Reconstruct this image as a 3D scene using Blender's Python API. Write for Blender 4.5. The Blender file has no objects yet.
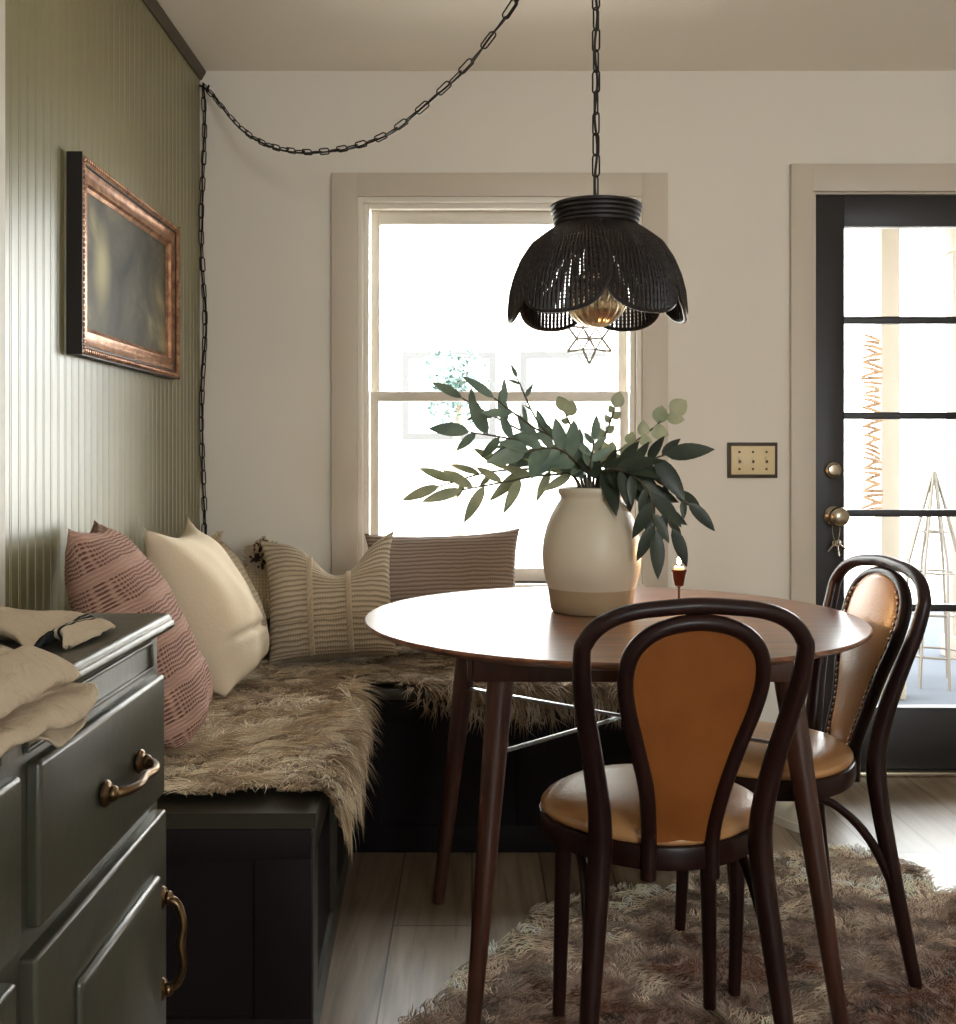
import bpy, bmesh, math, random
import numpy as np
from mathutils import Vector, Matrix, noise
PI = math.pi
rnd = random.Random(7)
nr = np.random.default_rng(11)
SC = bpy.context.scene
COL = SC.collection
H, FPX, CX, CY = 1.10, 1070.0, 472.0, 455.0      # eye height, focal length in px, vanishing point


def at(u, v, y):
    """the point seen at pixel (u, v) that lies y metres away from the camera"""
    return Vector(((u - CX) * y / FPX, y, H - (v - CY) * y / FPX))


def nz(x, y, z=0.0):
    return noise.noise(Vector((x, y, z)))


# ------------------------------------------------------------------ materials
def new_mat(name):
    m = bpy.data.materials.new(name)
    m.use_nodes = True
    nt = m.node_tree
    return m, nt, nt.nodes, nt.links, nt.nodes['Principled BSDF']


def sock(n, *names):
    for s in names:
        if s in n.inputs:
            return n.inputs[s]


def pbr(name, col, rough=.5, metal=0., spec=.5, coat=0., coat_rough=.1, col2=None, nscale=8., nstretch=(1, 1, 1), bump=0., bscale=60.,
        sheen=0., lo=.35, hi=.65, attr=None, emit=None, estr=0., rough2=None, detail=4.):
    m, nt, N, L, b = new_mat(name)
    b.inputs['Base Color'].default_value = (*col, 1)
    b.inputs['Roughness'].default_value = rough
    b.inputs['Metallic'].default_value = metal
    sock(b, 'Specular IOR Level').default_value = spec
    if coat:
        sock(b, 'Coat Weight').default_value = coat
        sock(b, 'Coat Roughness').default_value = coat_rough
    if sheen:
        sock(b, 'Sheen Weight').default_value = sheen
    if emit:
        sock(b, 'Emission Color').default_value = (*emit, 1)
        sock(b, 'Emission Strength').default_value = estr
    tc = N.new('ShaderNodeTexCoord')
    if attr:
        a = N.new('ShaderNodeAttribute'); a.attribute_name = attr
        L.new(a.outputs['Color'], b.inputs['Base Color'])
    if col2 is not None:
        mp = N.new('ShaderNodeMapping'); mp.inputs['Scale'].default_value = nstretch
        L.new(tc.outputs['Object'], mp.inputs['Vector'])
        n = N.new('ShaderNodeTexNoise'); n.inputs['Scale'].default_value = nscale; n.inputs['Detail'].default_value = detail
        L.new(mp.outputs['Vector'], n.inputs['Vector'])
        r = N.new('ShaderNodeValToRGB')
        r.color_ramp.elements[0].position = lo; r.color_ramp.elements[0].color = (*col, 1)
        r.color_ramp.elements[1].position = hi; r.color_ramp.elements[1].color = (*col2, 1)
        L.new(n.outputs['Fac'], r.inputs['Fac'])
        L.new(r.outputs['Color'], b.inputs['Base Color'])
        if rough2 is not None:
            mr = N.new('ShaderNodeMapRange')
            mr.inputs['To Min'].default_value = rough; mr.inputs['To Max'].default_value = rough2
            L.new(n.outputs['Fac'], mr.inputs['Value']); L.new(mr.outputs['Result'], b.inputs['Roughness'])
    if bump:
        n2 = N.new('ShaderNodeTexNoise'); n2.inputs['Scale'].default_value = bscale; n2.inputs['Detail'].default_value = 3
        L.new(tc.outputs['Object'], n2.inputs['Vector'])
        bp = N.new('ShaderNodeBump'); bp.inputs['Strength'].default_value = bump; bp.inputs['Distance'].default_value = .01
        L.new(n2.outputs['Fac'], bp.inputs['Height']); L.new(bp.outputs['Normal'], b.inputs['Normal'])
    return m


def s2l(r, g, b):
    f = lambda c: ((c / 255 + .055) / 1.055) ** 2.4 if c > 10 else c / 255 / 12.92
    return (f(r), f(g), f(b))


def floor_mat():
    m, nt, N, L, b = new_mat('plank_floor')
    tc = N.new('ShaderNodeTexCoord')
    mp = N.new('ShaderNodeMapping'); mp.inputs['Rotation'].default_value = (0, 0, PI / 2)
    L.new(tc.outputs['Object'], mp.inputs['Vector'])
    br = N.new('ShaderNodeTexBrick')
    br.inputs['Scale'].default_value = 1.0
    br.inputs['Brick Width'].default_value = 1.25
    br.inputs['Row Height'].default_value = .185
    br.inputs['Mortar Size'].default_value = .0022
    br.offset = .37
    br.inputs['Color1'].default_value = (*s2l(146, 130, 109), 1)
    br.inputs['Color2'].default_value = (*s2l(122, 107, 88), 1)
    br.inputs['Mortar'].default_value = (*s2l(58, 46, 36), 1)
    L.new(mp.outputs['Vector'], br.inputs['Vector'])
    mp2 = N.new('ShaderNodeMapping'); mp2.inputs['Scale'].default_value = (22, 1.6, 1)
    L.new(tc.outputs['Object'], mp2.inputs['Vector'])
    n = N.new('ShaderNodeTexNoise'); n.inputs['Scale'].default_value = 1.6; n.inputs['Detail'].default_value = 6; n.inputs['Distortion'].default_value = .6
    L.new(mp2.outputs['Vector'], n.inputs['Vector'])
    r = N.new('ShaderNodeValToRGB')
    r.color_ramp.elements[0].position = .32; r.color_ramp.elements[0].color = (.55, .50, .46, 1)
    r.color_ramp.elements[1].position = .6; r.color_ramp.elements[1].color = (1.05, 1.03, 1, 1)
    L.new(n.outputs['Fac'], r.inputs['Fac'])
    mx = N.new('ShaderNodeMix'); mx.data_type = 'RGBA'; mx.blend_type = 'MULTIPLY'; mx.inputs['Factor'].default_value = 1
    L.new(br.outputs['Color'], mx.inputs['A']); L.new(r.outputs['Color'], mx.inputs['B'])
    L.new(mx.outputs['Result'], b.inputs['Base Color'])
    b.inputs['Roughness'].default_value = .34
    bp = N.new('ShaderNodeBump'); bp.inputs['Strength'].default_value = .25; bp.inputs['Distance'].default_value = .004
    L.new(br.outputs['Fac'], bp.inputs['Height']); bp.invert = True
    L.new(bp.outputs['Normal'], b.inputs['Normal'])
    return m


def wood_mat(name, c1, c2, rough, axis=(1.5, 26, 26), coat=.3):
    m, nt, N, L, b = new_mat(name)
    tc = N.new('ShaderNodeTexCoord')
    mp = N.new('ShaderNodeMapping'); mp.inputs['Scale'].default_value = axis
    L.new(tc.outputs['Object'], mp.inputs['Vector'])
    n = N.new('ShaderNodeTexNoise'); n.inputs['Scale'].default_value = 2.2; n.inputs['Detail'].default_value = 7; n.inputs['Distortion'].default_value = .8
    L.new(mp.outputs['Vector'], n.inputs['Vector'])
    r = N.new('ShaderNodeValToRGB')
    r.color_ramp.elements[0].position = .33; r.color_ramp.elements[0].color = (*c1, 1)
    r.color_ramp.elements[1].position = .66; r.color_ramp.elements[1].color = (*c2, 1)
    L.new(n.outputs['Fac'], r.inputs['Fac']); L.new(r.outputs['Color'], b.inputs['Base Color'])
    b.inputs['Roughness'].default_value = rough
    if coat:
        sock(b, 'Coat Weight').default_value = coat; sock(b, 'Coat Roughness').default_value = rough * .7
    bp = N.new('ShaderNodeBump'); bp.inputs['Strength'].default_value = .08; bp.inputs['Distance'].default_value = .002
    L.new(n.outputs['Fac'], bp.inputs['Height']); L.new(bp.outputs['Normal'], b.inputs['Normal'])
    return m


def glass_mat():
    m = bpy.data.materials.new('window_glass'); m.use_nodes = True
    nt = m.node_tree; N = nt.nodes; L = nt.links
    for x in list(N): N.remove(x)
    o = N.new('ShaderNodeOutputMaterial'); t = N.new('ShaderNodeBsdfTransparent'); g = N.new('ShaderNodeBsdfGlossy')
    g.inputs['Roughness'].default_value = .02
    t.inputs['Color'].default_value = (.97, .98, .97, 1)
    lw = N.new('ShaderNodeFresnel'); lw.inputs['IOR'].default_value = 1.25
    mx = N.new('ShaderNodeMixShader')
    L.new(lw.outputs['Fac'], mx.inputs['Fac']); L.new(t.outputs[0], mx.inputs[1]); L.new(g.outputs[0], mx.inputs[2]); L.new(mx.outputs[0], o.inputs['Surface'])
    return m


def knit_mat(name, c_hi, c_lo, kind, su, sv, rough=.9, bump=.6):
    """yarn pattern over the UV of a cushion; kind picks ribs, open crochet rows or fine weave"""
    m, nt, N, L, b = new_mat(name)
    tc = N.new('ShaderNodeTexCoord')
    sep = N.new('ShaderNodeSeparateXYZ'); L.new(tc.outputs['UV'], sep.inputs[0])
    nn = N.new('ShaderNodeTexNoise'); nn.inputs['Scale'].default_value = 9; nn.inputs['Detail'].default_value = 2
    L.new(tc.outputs['UV'], nn.inputs['Vector'])

    def math_(op, a, bb=None, c=None):
        n = N.new('ShaderNodeMath'); n.operation = op
        for i, x in enumerate((a, bb, c)):
            if x is None: continue
            if isinstance(x, (int, float)): n.inputs[i].default_value = x
            else: L.new(x, n.inputs[i])
        return n.outputs[0]
    wob = math_('MULTIPLY', math_('SUBTRACT', nn.outputs['Fac'], .5), .025)
    V = math_('ADD', sep.outputs['Y'], wob)
    U = math_('ADD', sep.outputs['X'], wob)
    rows = math_('MULTIPLY_ADD', math_('SINE', math_('MULTIPLY', V, sv * 2 * PI)), .5, .5)
    cols = math_('MULTIPLY_ADD', math_('SINE', math_('MULTIPLY', U, su * 2 * PI)), .5, .5)
    if kind == 'crochet':
        # two plain rows, then a row of holes
        band = math_('GREATER_THAN', math_('SINE', math_('MULTIPLY', V, sv * PI * .2)), -.6)
        holes = math_('MULTIPLY', band, math_('MULTIPLY', cols, math_('SUBTRACT', 1.0, rows)))
        h = math_('SUBTRACT', math_('MULTIPLY_ADD', rows, .55, .45), math_('MULTIPLY', holes, .85))
    elif kind == 'rib':
        h = math_('MULTIPLY', math_('MULTIPLY_ADD', rows, .75, .25), math_('MULTIPLY_ADD', cols, .35, .65))
    else:
        h = math_('MULTIPLY', math_('MULTIPLY_ADD', rows, .5, .5), math_('MULTIPLY_ADD', cols, .5, .5))
    r = N.new('ShaderNodeValToRGB')
    r.color_ramp.elements[0].position = .05; r.color_ramp.elements[0].color = (*c_lo, 1)
    r.color_ramp.elements[1].position = .6; r.color_ramp.elements[1].color = (*c_hi, 1)
    L.new(h, r.inputs['Fac']); L.new(r.outputs['Color'], b.inputs['Base Color'])
    b.inputs['Roughness'].default_value = rough
    sock(b, 'Specular IOR Level').default_value = .15
    bp = N.new('ShaderNodeBump'); bp.inputs['Strength'].default_value = bump; bp.inputs['Distance'].default_value = .006
    L.new(h, bp.inputs['Height']); L.new(bp.outputs['Normal'], b.inputs['Normal'])
    return m


def towel_mat():
    m, nt, N, L, b = new_mat('striped_linen')
    tc = N.new('ShaderNodeTexCoord'); sep = N.new('ShaderNodeSeparateXYZ'); L.new(tc.outputs['UV'], sep.inputs[0])
    r = N.new('ShaderNodeValToRGB'); cr = r.color_ramp; cr.interpolation = 'CONSTANT'
    base = s2l(180, 164, 142); dk = s2l(38, 40, 40)
    cr.elements[0].position = 0; cr.elements[0].color = (*base, 1)
    cr.elements[1].position = .755; cr.elements[1].color = (*dk, 1)
    for p, c in ((.77, base), (.785, dk), (.875, base), (.89, dk), (.905, base)):
        e = cr.elements.new(p); e.color = (*c, 1)
    L.new(sep.outputs['Y'], r.inputs['Fac'])
    n = N.new('ShaderNodeTexNoise'); n.inputs['Scale'].default_value = 220; L.new(tc.outputs['UV'], n.inputs['Vector'])
    L.new(r.outputs['Color'], b.inputs['Base Color'])
    b.inputs['Roughness'].default_value = .95; sock(b, 'Specular IOR Level').default_value = .1
    bp = N.new('ShaderNodeBump'); bp.inputs['Strength'].default_value = .3; bp.inputs['Distance'].default_value = .002
    L.new(n.outputs['Fac'], bp.inputs['Height'])
    n3 = N.new('ShaderNodeTexNoise'); n3.inputs['Scale'].default_value = 42; n3.inputs['Detail'].default_value = 3; n3.inputs['Distortion'].default_value = 1.2
    L.new(tc.outputs['Object'], n3.inputs['Vector'])
    b2 = N.new('ShaderNodeBump'); b2.inputs['Strength'].default_value = .55; b2.inputs['Distance'].default_value = .008
    L.new(n3.outputs['Fac'], b2.inputs['Height']); L.new(bp.outputs['Normal'], b2.inputs['Normal']); L.new(b2.outputs['Normal'], b.inputs['Normal'])
    return m


def canvas_mat():
    m, nt, N, L, b = new_mat('old_oil_canvas')
    tc = N.new('ShaderNodeTexCoord')
    mp = N.new('ShaderNodeMapping'); mp.inputs['Scale'].default_value = (1, 3.0, 3.6)
    L.new(tc.outputs['Object'], mp.inputs['Vector'])
    n = N.new('ShaderNodeTexNoise'); n.inputs['Scale'].default_value = 1.5; n.inputs['Detail'].default_value = 6; n.inputs['Distortion'].default_value = .7
    L.new(mp.outputs['Vector'], n.inputs['Vector'])
    r = N.new('ShaderNodeValToRGB')
    for i, (p, c) in enumerate(((.30, s2l(46, 44, 36)), (.48, s2l(78, 74, 62)), (.60, s2l(104, 98, 80)), (.78, s2l(172, 160, 118)))):
        e = cr = r.color_ramp.elements[i] if i < 2 else r.color_ramp.elements.new(p)
        e.position = p; e.color = (*c, 1)
    L.new(n.outputs['Fac'], r.inputs['Fac'])
    # the painted pale waterfall left of the middle of the picture
    mp2 = N.new('ShaderNodeMapping'); mp2.inputs['Location'].default_value = (0, .21 * 1.6, -.235); mp2.inputs['Scale'].default_value = (0, 1.6, 1)
    L.new(tc.outputs['Object'], mp2.inputs['Vector'])
    ln = N.new('ShaderNodeVectorMath'); ln.operation = 'LENGTH'; L.new(mp2.outputs['Vector'], ln.inputs[0])
    mr = N.new('ShaderNodeMapRange'); mr.inputs['From Min'].default_value = .14; mr.inputs['From Max'].default_value = .01; mr.inputs['To Max'].default_value = .8
    mr.interpolation_type = 'SMOOTHSTEP'; L.new(ln.outputs['Value'], mr.inputs['Value'])
    mx = N.new('ShaderNodeMix'); mx.data_type = 'RGBA'; L.new(mr.outputs['Result'], mx.inputs['Factor']); L.new(r.outputs['Color'], mx.inputs['A'])
    mx.inputs['B'].default_value = (*s2l(186, 176, 132), 1)
    L.new(mx.outputs['Result'], b.inputs['Base Color'])
    b.inputs['Roughness'].default_value = .6; sock(b, 'Specular IOR Level').default_value = .25
    return m


MAT = {}
MAT['wall'] = pbr('cream_wall_paint', s2l(233, 227, 217), .75, bump=.05, bscale=90, spec=.3)
MAT['ceil'] = pbr('ceiling_paint', s2l(246, 241, 232), .85, spec=.2)
MAT['trim'] = pbr('stone_trim_paint', s2l(206, 196, 181), .45)
MAT['sash'] = pbr('white_sash_paint', s2l(234, 228, 217), .4)
MAT['green'] = pbr('olive_beadboard_paint', s2l(124, 118, 84), .36, spec=1.0, col2=s2l(132, 125, 90), nscale=3, bump=.02, bscale=30)
MAT['greentrim'] = pbr('dark_olive_trim_paint', s2l(70, 60, 42), .5)
MAT['cab'] = pbr('green_grey_furniture_paint', s2l(60, 59, 48), .30, spec=.55, col2=s2l(67, 65, 53), nscale=5, bump=.04, bscale=50)
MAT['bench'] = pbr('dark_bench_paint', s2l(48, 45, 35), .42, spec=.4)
MAT['bench_shaded'] = pbr('shaded_bench_paint', s2l(26, 20, 21), .6, spec=.12)  # same bench paint, darkened to put shade on the backlit faces
MAT['floor'] = floor_mat()
MAT['doorblk'] = pbr('black_door_paint', s2l(30, 26, 27), .45)
MAT['glass'] = glass_mat()
MAT['walnut'] = wood_mat('walnut_table_wood', s2l(74, 38, 22), s2l(132, 80, 50), .30, coat=.6)
MAT['leg'] = wood_mat('dark_walnut_leg_wood', s2l(48, 22, 14), s2l(72, 36, 22), .38, axis=(26, 26, 1.5))
MAT['bent'] = pbr('dark_bentwood', s2l(30, 13, 12), .34, col2=s2l(40, 19, 15), nscale=6, spec=.25)
MAT['tan'] = pbr('tan_leather', s2l(178, 132, 84), .30, spec=.8, col2=s2l(164, 118, 72), nscale=9, bump=.10, bscale=160)
MAT['tan_shaded'] = pbr('shaded_back_leather', s2l(136, 80, 34), .5, spec=.25, col2=s2l(124, 70, 28), nscale=9, bump=.08, bscale=160)  # the chair leather again, darkened because the back's rear side is unlit
MAT['stud'] = pbr('dark_nailheads', s2l(128, 98, 78), .3, metal=1)
MAT['strut'] = pbr('brushed_steel', (.86, .92, .97), .38, metal=1)
MAT['blackmetal'] = pbr('blackened_iron', s2l(34, 30, 28), .42, metal=.6)
MAT['cord'] = pbr('black_lamp_cord', s2l(20, 18, 18), .6)
MAT['wicker'] = pbr('dark_stained_wicker', s2l(24, 16, 15), .5, col2=s2l(34, 23, 20), nscale=40)
MAT['bulb'] = pbr('gold_mercury_glass', s2l(228, 206, 174), .2, metal=.9)
MAT['brass'] = pbr('aged_brass', s2l(120, 96, 68), .3, metal=1, col2=s2l(80, 64, 48), nscale=30)
MAT['nickel'] = pbr('worn_nickel', s2l(170, 158, 138), .25, metal=1)
MAT['gilt'] = pbr('worn_gilt_frame', s2l(178, 132, 96), .34, metal=.5, col2=s2l(120, 78, 56), nscale=34, bump=.25, bscale=70)
MAT['framedark'] = pbr('dark_shaded_frame_wood', s2l(26, 16, 14), .5)
MAT['canvas'] = canvas_mat()
MAT['glaze'] = pbr('cream_stoneware_glaze', s2l(208, 196, 174), .42, col2=s2l(198, 185, 162), nscale=4)
MAT['clay'] = pbr('bare_stoneware', s2l(162, 140, 110), .75)
MAT['plate'] = pbr('ivory_switch_plate', s2l(222, 204, 160), .4)
MAT['platefr'] = pbr('dark_plate_border', s2l(66, 50, 36), .5)
MAT['darkdot'] = pbr('dark_screw_heads', s2l(80, 60, 44), .5)
MAT['copper'] = pbr('copper', s2l(104, 72, 58), .28, metal=1)
MAT['wax'] = pbr('candle_wax', s2l(240, 226, 196), .5, emit=s2l(255, 190, 110), estr=.8)
MAT['flame'] = pbr('flame', (1, .8, .5), .5, emit=(1.0, .62, .26), estr=60)
MAT['leaf'] = pbr('dark_eucalyptus_leaf', s2l(34, 44, 34), .45, col2=s2l(54, 64, 48), nscale=18)
MAT['leafp'] = pbr('pale_eucalyptus_leaf', s2l(140, 148, 116), .5, col2=s2l(176, 176, 140), nscale=18)
MAT['leafm'] = pbr('grey_green_leaf', s2l(92, 112, 98), .45, col2=s2l(120, 136, 116), nscale=18)
MAT['stem'] = pbr('brown_stem', s2l(84, 72, 50), .6)
for k in ('leaf', 'leafp', 'leafm'):
    sock(MAT[k].node_tree.nodes['Principled BSDF'], 'Transmission Weight').default_value = 0
MAT['pink'] = knit_mat('rose_crochet_yarn', s2l(182, 146, 130), s2l(112, 78, 68), 'crochet', 56, 60)
MAT['rust'] = knit_mat('rust_plaid_weave', s2l(150, 104, 82), s2l(92, 58, 46), 'weave', 30, 30)
MAT['linen'] = pbr('cream_linen', s2l(224, 208, 182), .9, spec=.15, bump=.12, bscale=120)
MAT['oat'] = knit_mat('oat_knit', s2l(192, 178, 156), s2l(104, 92, 76), 'rib', 56, 25)
MAT['oat2'] = knit_mat('oat_lace_crochet', s2l(202, 182, 148), s2l(120, 100, 76), 'crochet', 26, 26)
MAT['slub'] = knit_mat('natural_slub_weave', s2l(184, 166, 138), s2l(130, 112, 90), 'weave', 40, 26)
MAT['lumbar'] = knit_mat('mauve_grey_rib', s2l(170, 153, 142), s2l(100, 88, 81), 'rib', 76, 30)
MAT['dkpom'] = pbr('dark_brown_yarn', s2l(50, 34, 28), .95)
MAT['yarn'] = pbr('oat_yarn', s2l(182, 166, 142), .95)
MAT['fringe'] = pbr('linen_fringe', s2l(190, 172, 142), .95)
MAT['towel'] = towel_mat()
MAT['skin'] = pbr('sheepskin_hide', s2l(120, 98, 72), .95)
MAT['fur'] = pbr('sheepskin_wool', s2l(150, 120, 84), .75, attr='Col', spec=.25)
MAT['rugbase'] = pbr('rug_backing', s2l(110, 84, 66), .95)
MAT['shoe'] = pbr('white_canvas_shoe', s2l(214, 206, 188), .7)
MAT['sole'] = pbr('rubber_sole', s2l(226, 216, 196), .6)
MAT['shoedk'] = pbr('shoe_lining', s2l(60, 50, 42), .8)
MAT['ground'] = pbr('pale_gravel_ground', s2l(214, 206, 194), .9)
MAT['porch'] = pbr('porch_paint', s2l(120, 112, 100), .7)
MAT['deck'] = pbr('grey_porch_deck', s2l(74, 77, 82), .9, spec=0.)
MAT['siding'] = pbr('pale_house_siding', s2l(226, 224, 218), .8)
MAT['outwin'] = pbr('outdoor_window_pane', s2l(150, 160, 162), .3)
MAT['outframe'] = pbr('outdoor_window_trim', s2l(52, 51, 50), .6)
MAT['roof'] = pbr('pale_roof_shingle', s2l(196, 192, 186), .8)
MAT['outleaf'] = pbr('hazy_tree_leaf', s2l(60, 82, 76), .6)
MAT['bark'] = pbr('grey_bark', s2l(110, 98, 84), .9)
MAT['twig'] = pbr('driftwood', s2l(140, 112, 88), .8)
MAT['wire'] = pbr('thin_grey_wire', s2l(84, 77, 68), .6)
MAT['starwire'] = pbr('star_wire', s2l(158, 150, 138), .6, spec=.3)


# ------------------------------------------------------------------ mesh builder
class M:
    def __init__(s):
        s.v = []; s.f = []; s.uv = []; s.has_uv = False

    def add(s, vs, fs):
        o = len(s.v); s.v += [tuple(p) for p in vs]; s.f += [tuple(i + o for i in q) for q in fs]; return s

    def bm(s, bm):
        bm.verts.index_update()
        s.add([v.co.copy() for v in bm.verts], [[v.index for v in f.verts] for f in bm.faces]); bm.free(); return s

    def box(s, x0, x1, y0, y1, z0, z1, bev=0., seg=2, mat=None):
        bm = bmesh.new(); bmesh.ops.create_cube(bm, size=1)
        for v in bm.verts:
            v.co = Vector(((x0 + x1) / 2 + v.co.x * (x1 - x0), (y0 + y1) / 2 + v.co.y * (y1 - y0), (z0 + z1) / 2 + v.co.z * (z1 - z0)))
        if bev:
            bmesh.ops.bevel(bm, geom=list(bm.edges), offset=bev, segments=seg, affect='EDGES', profile=.5)
        if mat is not None:
            bmesh.ops.transform(bm, matrix=mat, verts=bm.verts)
        return s.bm(bm)

    def prism(s, poly, z0, z1):
        n = len(poly)
        vs = [(x, y, z0) for x, y in poly] + [(x, y, z1) for x, y in poly]
        fs = [list(range(n))[::-1], list(range(n, 2 * n))] + [[i, (i + 1) % n, n + (i + 1) % n, n + i] for i in range(n)]
        return s.add(vs, fs)

    def tube(s, pts, r, n=8, closed=False, flat=1.0, up=None):
        P = [Vector(p) for p in pts]; k = len(P)
        R = r if isinstance(r, (list, tuple)) else [r] * k
        T = []
        for i in range(k):
            a = P[(i - 1) % k] if (closed or i > 0) else P[i]
            b = P[(i + 1) % k] if (closed or i < k - 1) else P[i]
            d = b - a
            T.append(d.normalized() if d.length > 1e-9 else Vector((0, 0, 1)))
        ref = Vector(up) if up else (Vector((0, 0, 1)) if abs(T[0].z) < .9 else Vector((1, 0, 0)))
        X = (ref - T[0] * ref.dot(T[0])).normalized()
        vs = []
        for i in range(k):
            X = (X - T[i] * X.dot(T[i])); X = X.normalized() if X.length > 1e-6 else T[i].orthogonal().normalized()
            Y = T[i].cross(X)
            for j in range(n):
                a = 2 * PI * j / n
                vs.append(P[i] + X * (math.cos(a) * R[i]) + Y * (math.sin(a) * R[i] * flat))
        fs = []
        for i in range(k if closed else k - 1):
            for j in range(n):
                a, b = i * n + j, i * n + (j + 1) % n
                c, d = ((i + 1) % k) * n + (j + 1) % n, ((i + 1) % k) * n + j
                fs.append((a, b, c, d))
        if not closed:
            fs.append(tuple(range(n))[::-1]); fs.append(tuple((k - 1) * n + j for j in range(n)))
        return s.add(vs, fs)

    def lathe(s, prof, c=(0, 0, 0), n=40, caps=True, ripple=None):
        c = Vector(c); vs = []
        for r, z in prof:
            for j in range(n):
                a = 2 * PI * j / n
                rr = r if ripple is None else r * ripple(a, z)
                vs.append(c + Vector((rr * math.cos(a), rr * math.sin(a), z)))
        fs = []
        for i in range(len(prof) - 1):
            for j in range(n):
                fs.append((i * n + j, i * n + (j + 1) % n, (i + 1) * n + (j + 1) % n, (i + 1) * n + j))
        if caps:
            fs.append(tuple(range(n))[::-1]); k = len(prof) - 1
            fs.append(tuple(k * n + j for j in range(n)))
        return s.add(vs, fs)

    def ball(s, c, r, nu=12, nv=8, sc=(1, 1, 1)):
        prof = [(max(1e-4, math.sin(PI * i / nv)) * r, -math.cos(PI * i / nv) * r) for i in range(nv + 1)]
        c = Vector(c); vs = []
        for q, z in prof:
            for j in range(nu):
                a = 2 * PI * j / nu
                vs.append(c + Vector((q * math.cos(a) * sc[0], q * math.sin(a) * sc[1], z * sc[2])))
        fs = [(i * nu + j, i * nu + (j + 1) % nu, (i + 1) * nu + (j + 1) % nu, (i + 1) * nu + j) for i in range(nv) for j in range(nu)]
        return s.add(vs, fs)

    def grid(s, fn, nu, nv, uv=True):
        vs = []; uvs = []
        for i in range(nu + 1):
            for j in range(nv + 1):
                u, v = i / nu, j / nv
                vs.append(fn(u, v)); uvs.append((u, v))
        fs = [(i * (nv + 1) + j, (i + 1) * (nv + 1) + j, (i + 1) * (nv + 1) + j + 1, i * (nv + 1) + j + 1) for i in range(nu) for j in range(nv)]
        while len(s.uv) < len(s.v): s.uv.append((0, 0))
        s.uv += uvs; s.has_uv = True
        return s.add(vs, fs)

    def build(s, name, mat, parent=None, smooth=True, angle=40, xf=None, label=None):
        me = bpy.data.meshes.new(name)
        vs = s.v
        if xf is not None: vs = [tuple(xf @ Vector(p)) for p in vs]
        elif parent is not None and parent.type == 'EMPTY' and parent.get('origin_shift'):
            o = parent['_o']
        me.from_pydata(vs, [], s.f)
        if s.has_uv:
            while len(s.uv) < len(s.v): s.uv.append((0, 0))
            ul = me.uv_layers.new(name='UVMap')
            for l in me.loops: ul.data[l.index].uv = s.uv[l.vertex_index]
        bm = bmesh.new(); bm.from_mesh(me); bmesh.ops.recalc_face_normals(bm, faces=bm.faces); bm.to_mesh(me); bm.free()
        if smooth:
            for p in me.polygons: p.use_smooth = True
            if angle < 180: me.set_sharp_from_angle(angle=math.radians(angle))
        me.materials.append(MAT[mat] if isinstance(mat, str) else mat)
        o = bpy.data.objects.new(name, me); COL.objects.link(o)
        if parent is not None: o.parent = parent
        if label: o['label'] = label
        return o


def tag(o, label=None, cat=None, group=None, kind=None):
    if label: o['label'] = label
    if cat: o['category'] = cat
    if group: o['group'] = group
    if kind: o['kind'] = kind
    return o


def thing(name, label, cat, loc=(0, 0, 0), rz=0., group=None):
    o = bpy.data.objects.new(name, None); COL.objects.link(o); o.empty_display_size = .1
    o.location = loc; o.rotation_euler = (0, 0, rz)
    return tag(o, label, cat, group)


def W(root):
    """matrix taking world coordinates into a root's own frame"""
    return (Matrix.Translation(root.location) @ root.rotation_euler.to_matrix().to_4x4()).inverted()


def structure(name, loc=(0, 0, 0)):
    o = bpy.data.objects.new(name, None); COL.objects.link(o); o.location = loc; o['kind'] = 'structure'
    return o


def smooth_path(pts, n):
    """Catmull-Rom through the points"""
    P = [Vector(p) for p in pts]; P = [P[0] * 2 - P[1]] + P + [P[-1] * 2 - P[-2]]
    out = []; segs = len(P) - 3
    for i in range(n + 1):
        t = i / n * segs; k = min(int(t), segs - 1); f = t - k
        a, b, c, d = P[k:k + 4]
        out.append(.5 * ((2 * b) + (c - a) * f + (2 * a - 5 * b + 4 * c - d) * f * f + (3 * b - a - 3 * c + d) * f ** 3))
    return out


def lerp(a, b, t): return a + (b - a) * t


# ------------------------------------------------------------------ the room
XL, XR, YB, YF, ZC = -.935, 3.0, 3.677, -2.4, 2.42
TH = .14
# left wall: beadboard with vertical grooves
b = M()
Y0, Y1 = 2.09, YB
prof = []
y = Y0
while y < Y1 - 1e-6:
    for dy, dx in ((0, -.00006), (.004, .00008), (.009, .00015), (.015, .00018), (.021, .00015), (.026, .00008), (.031, -.00006), (.0318, -.002), (.0334, -.002), (.0342, .0), (.0368, .0003), (.0394, .0), (.0402, -.0018)):
        if y + dy <= Y1: prof.append((y + dy, XL + dx))
    y += .042
prof.append((Y1, XL))
vs = [(x, yy, 0) for yy, x in prof] + [(x, yy, ZC) for yy, x in prof]
n = len(prof)
fs = [(i, i + 1, n + i + 1, n + i) for i in range(n - 1)]
vs += [(XL - TH, Y0, 0), (XL - TH, Y1, 0), (XL - TH, Y0, ZC), (XL - TH, Y1, ZC)]
fs += [(2 * n, 2 * n + 1, 2 * n + 3, 2 * n + 2), (0, 2 * n, 2 * n + 2, n), (n - 1, 2 * n + 1, 2 * n + 3, 2 * n - 1)]
b.add(vs, fs)
tag(b.build('wall_left', 'green', angle=28), kind='structure')
b = M(); b.box(XL - TH, XL, YF, Y0, 0, ZC)
tag(b.build('wall_left_near', 'wall', smooth=False), kind='structure')
b = M(); b.box(XL, XL + .022, 1.99, 2.096, 0, ZC, .003)
tag(b.build('trim_1', 'sash'), kind='structure')
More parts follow.
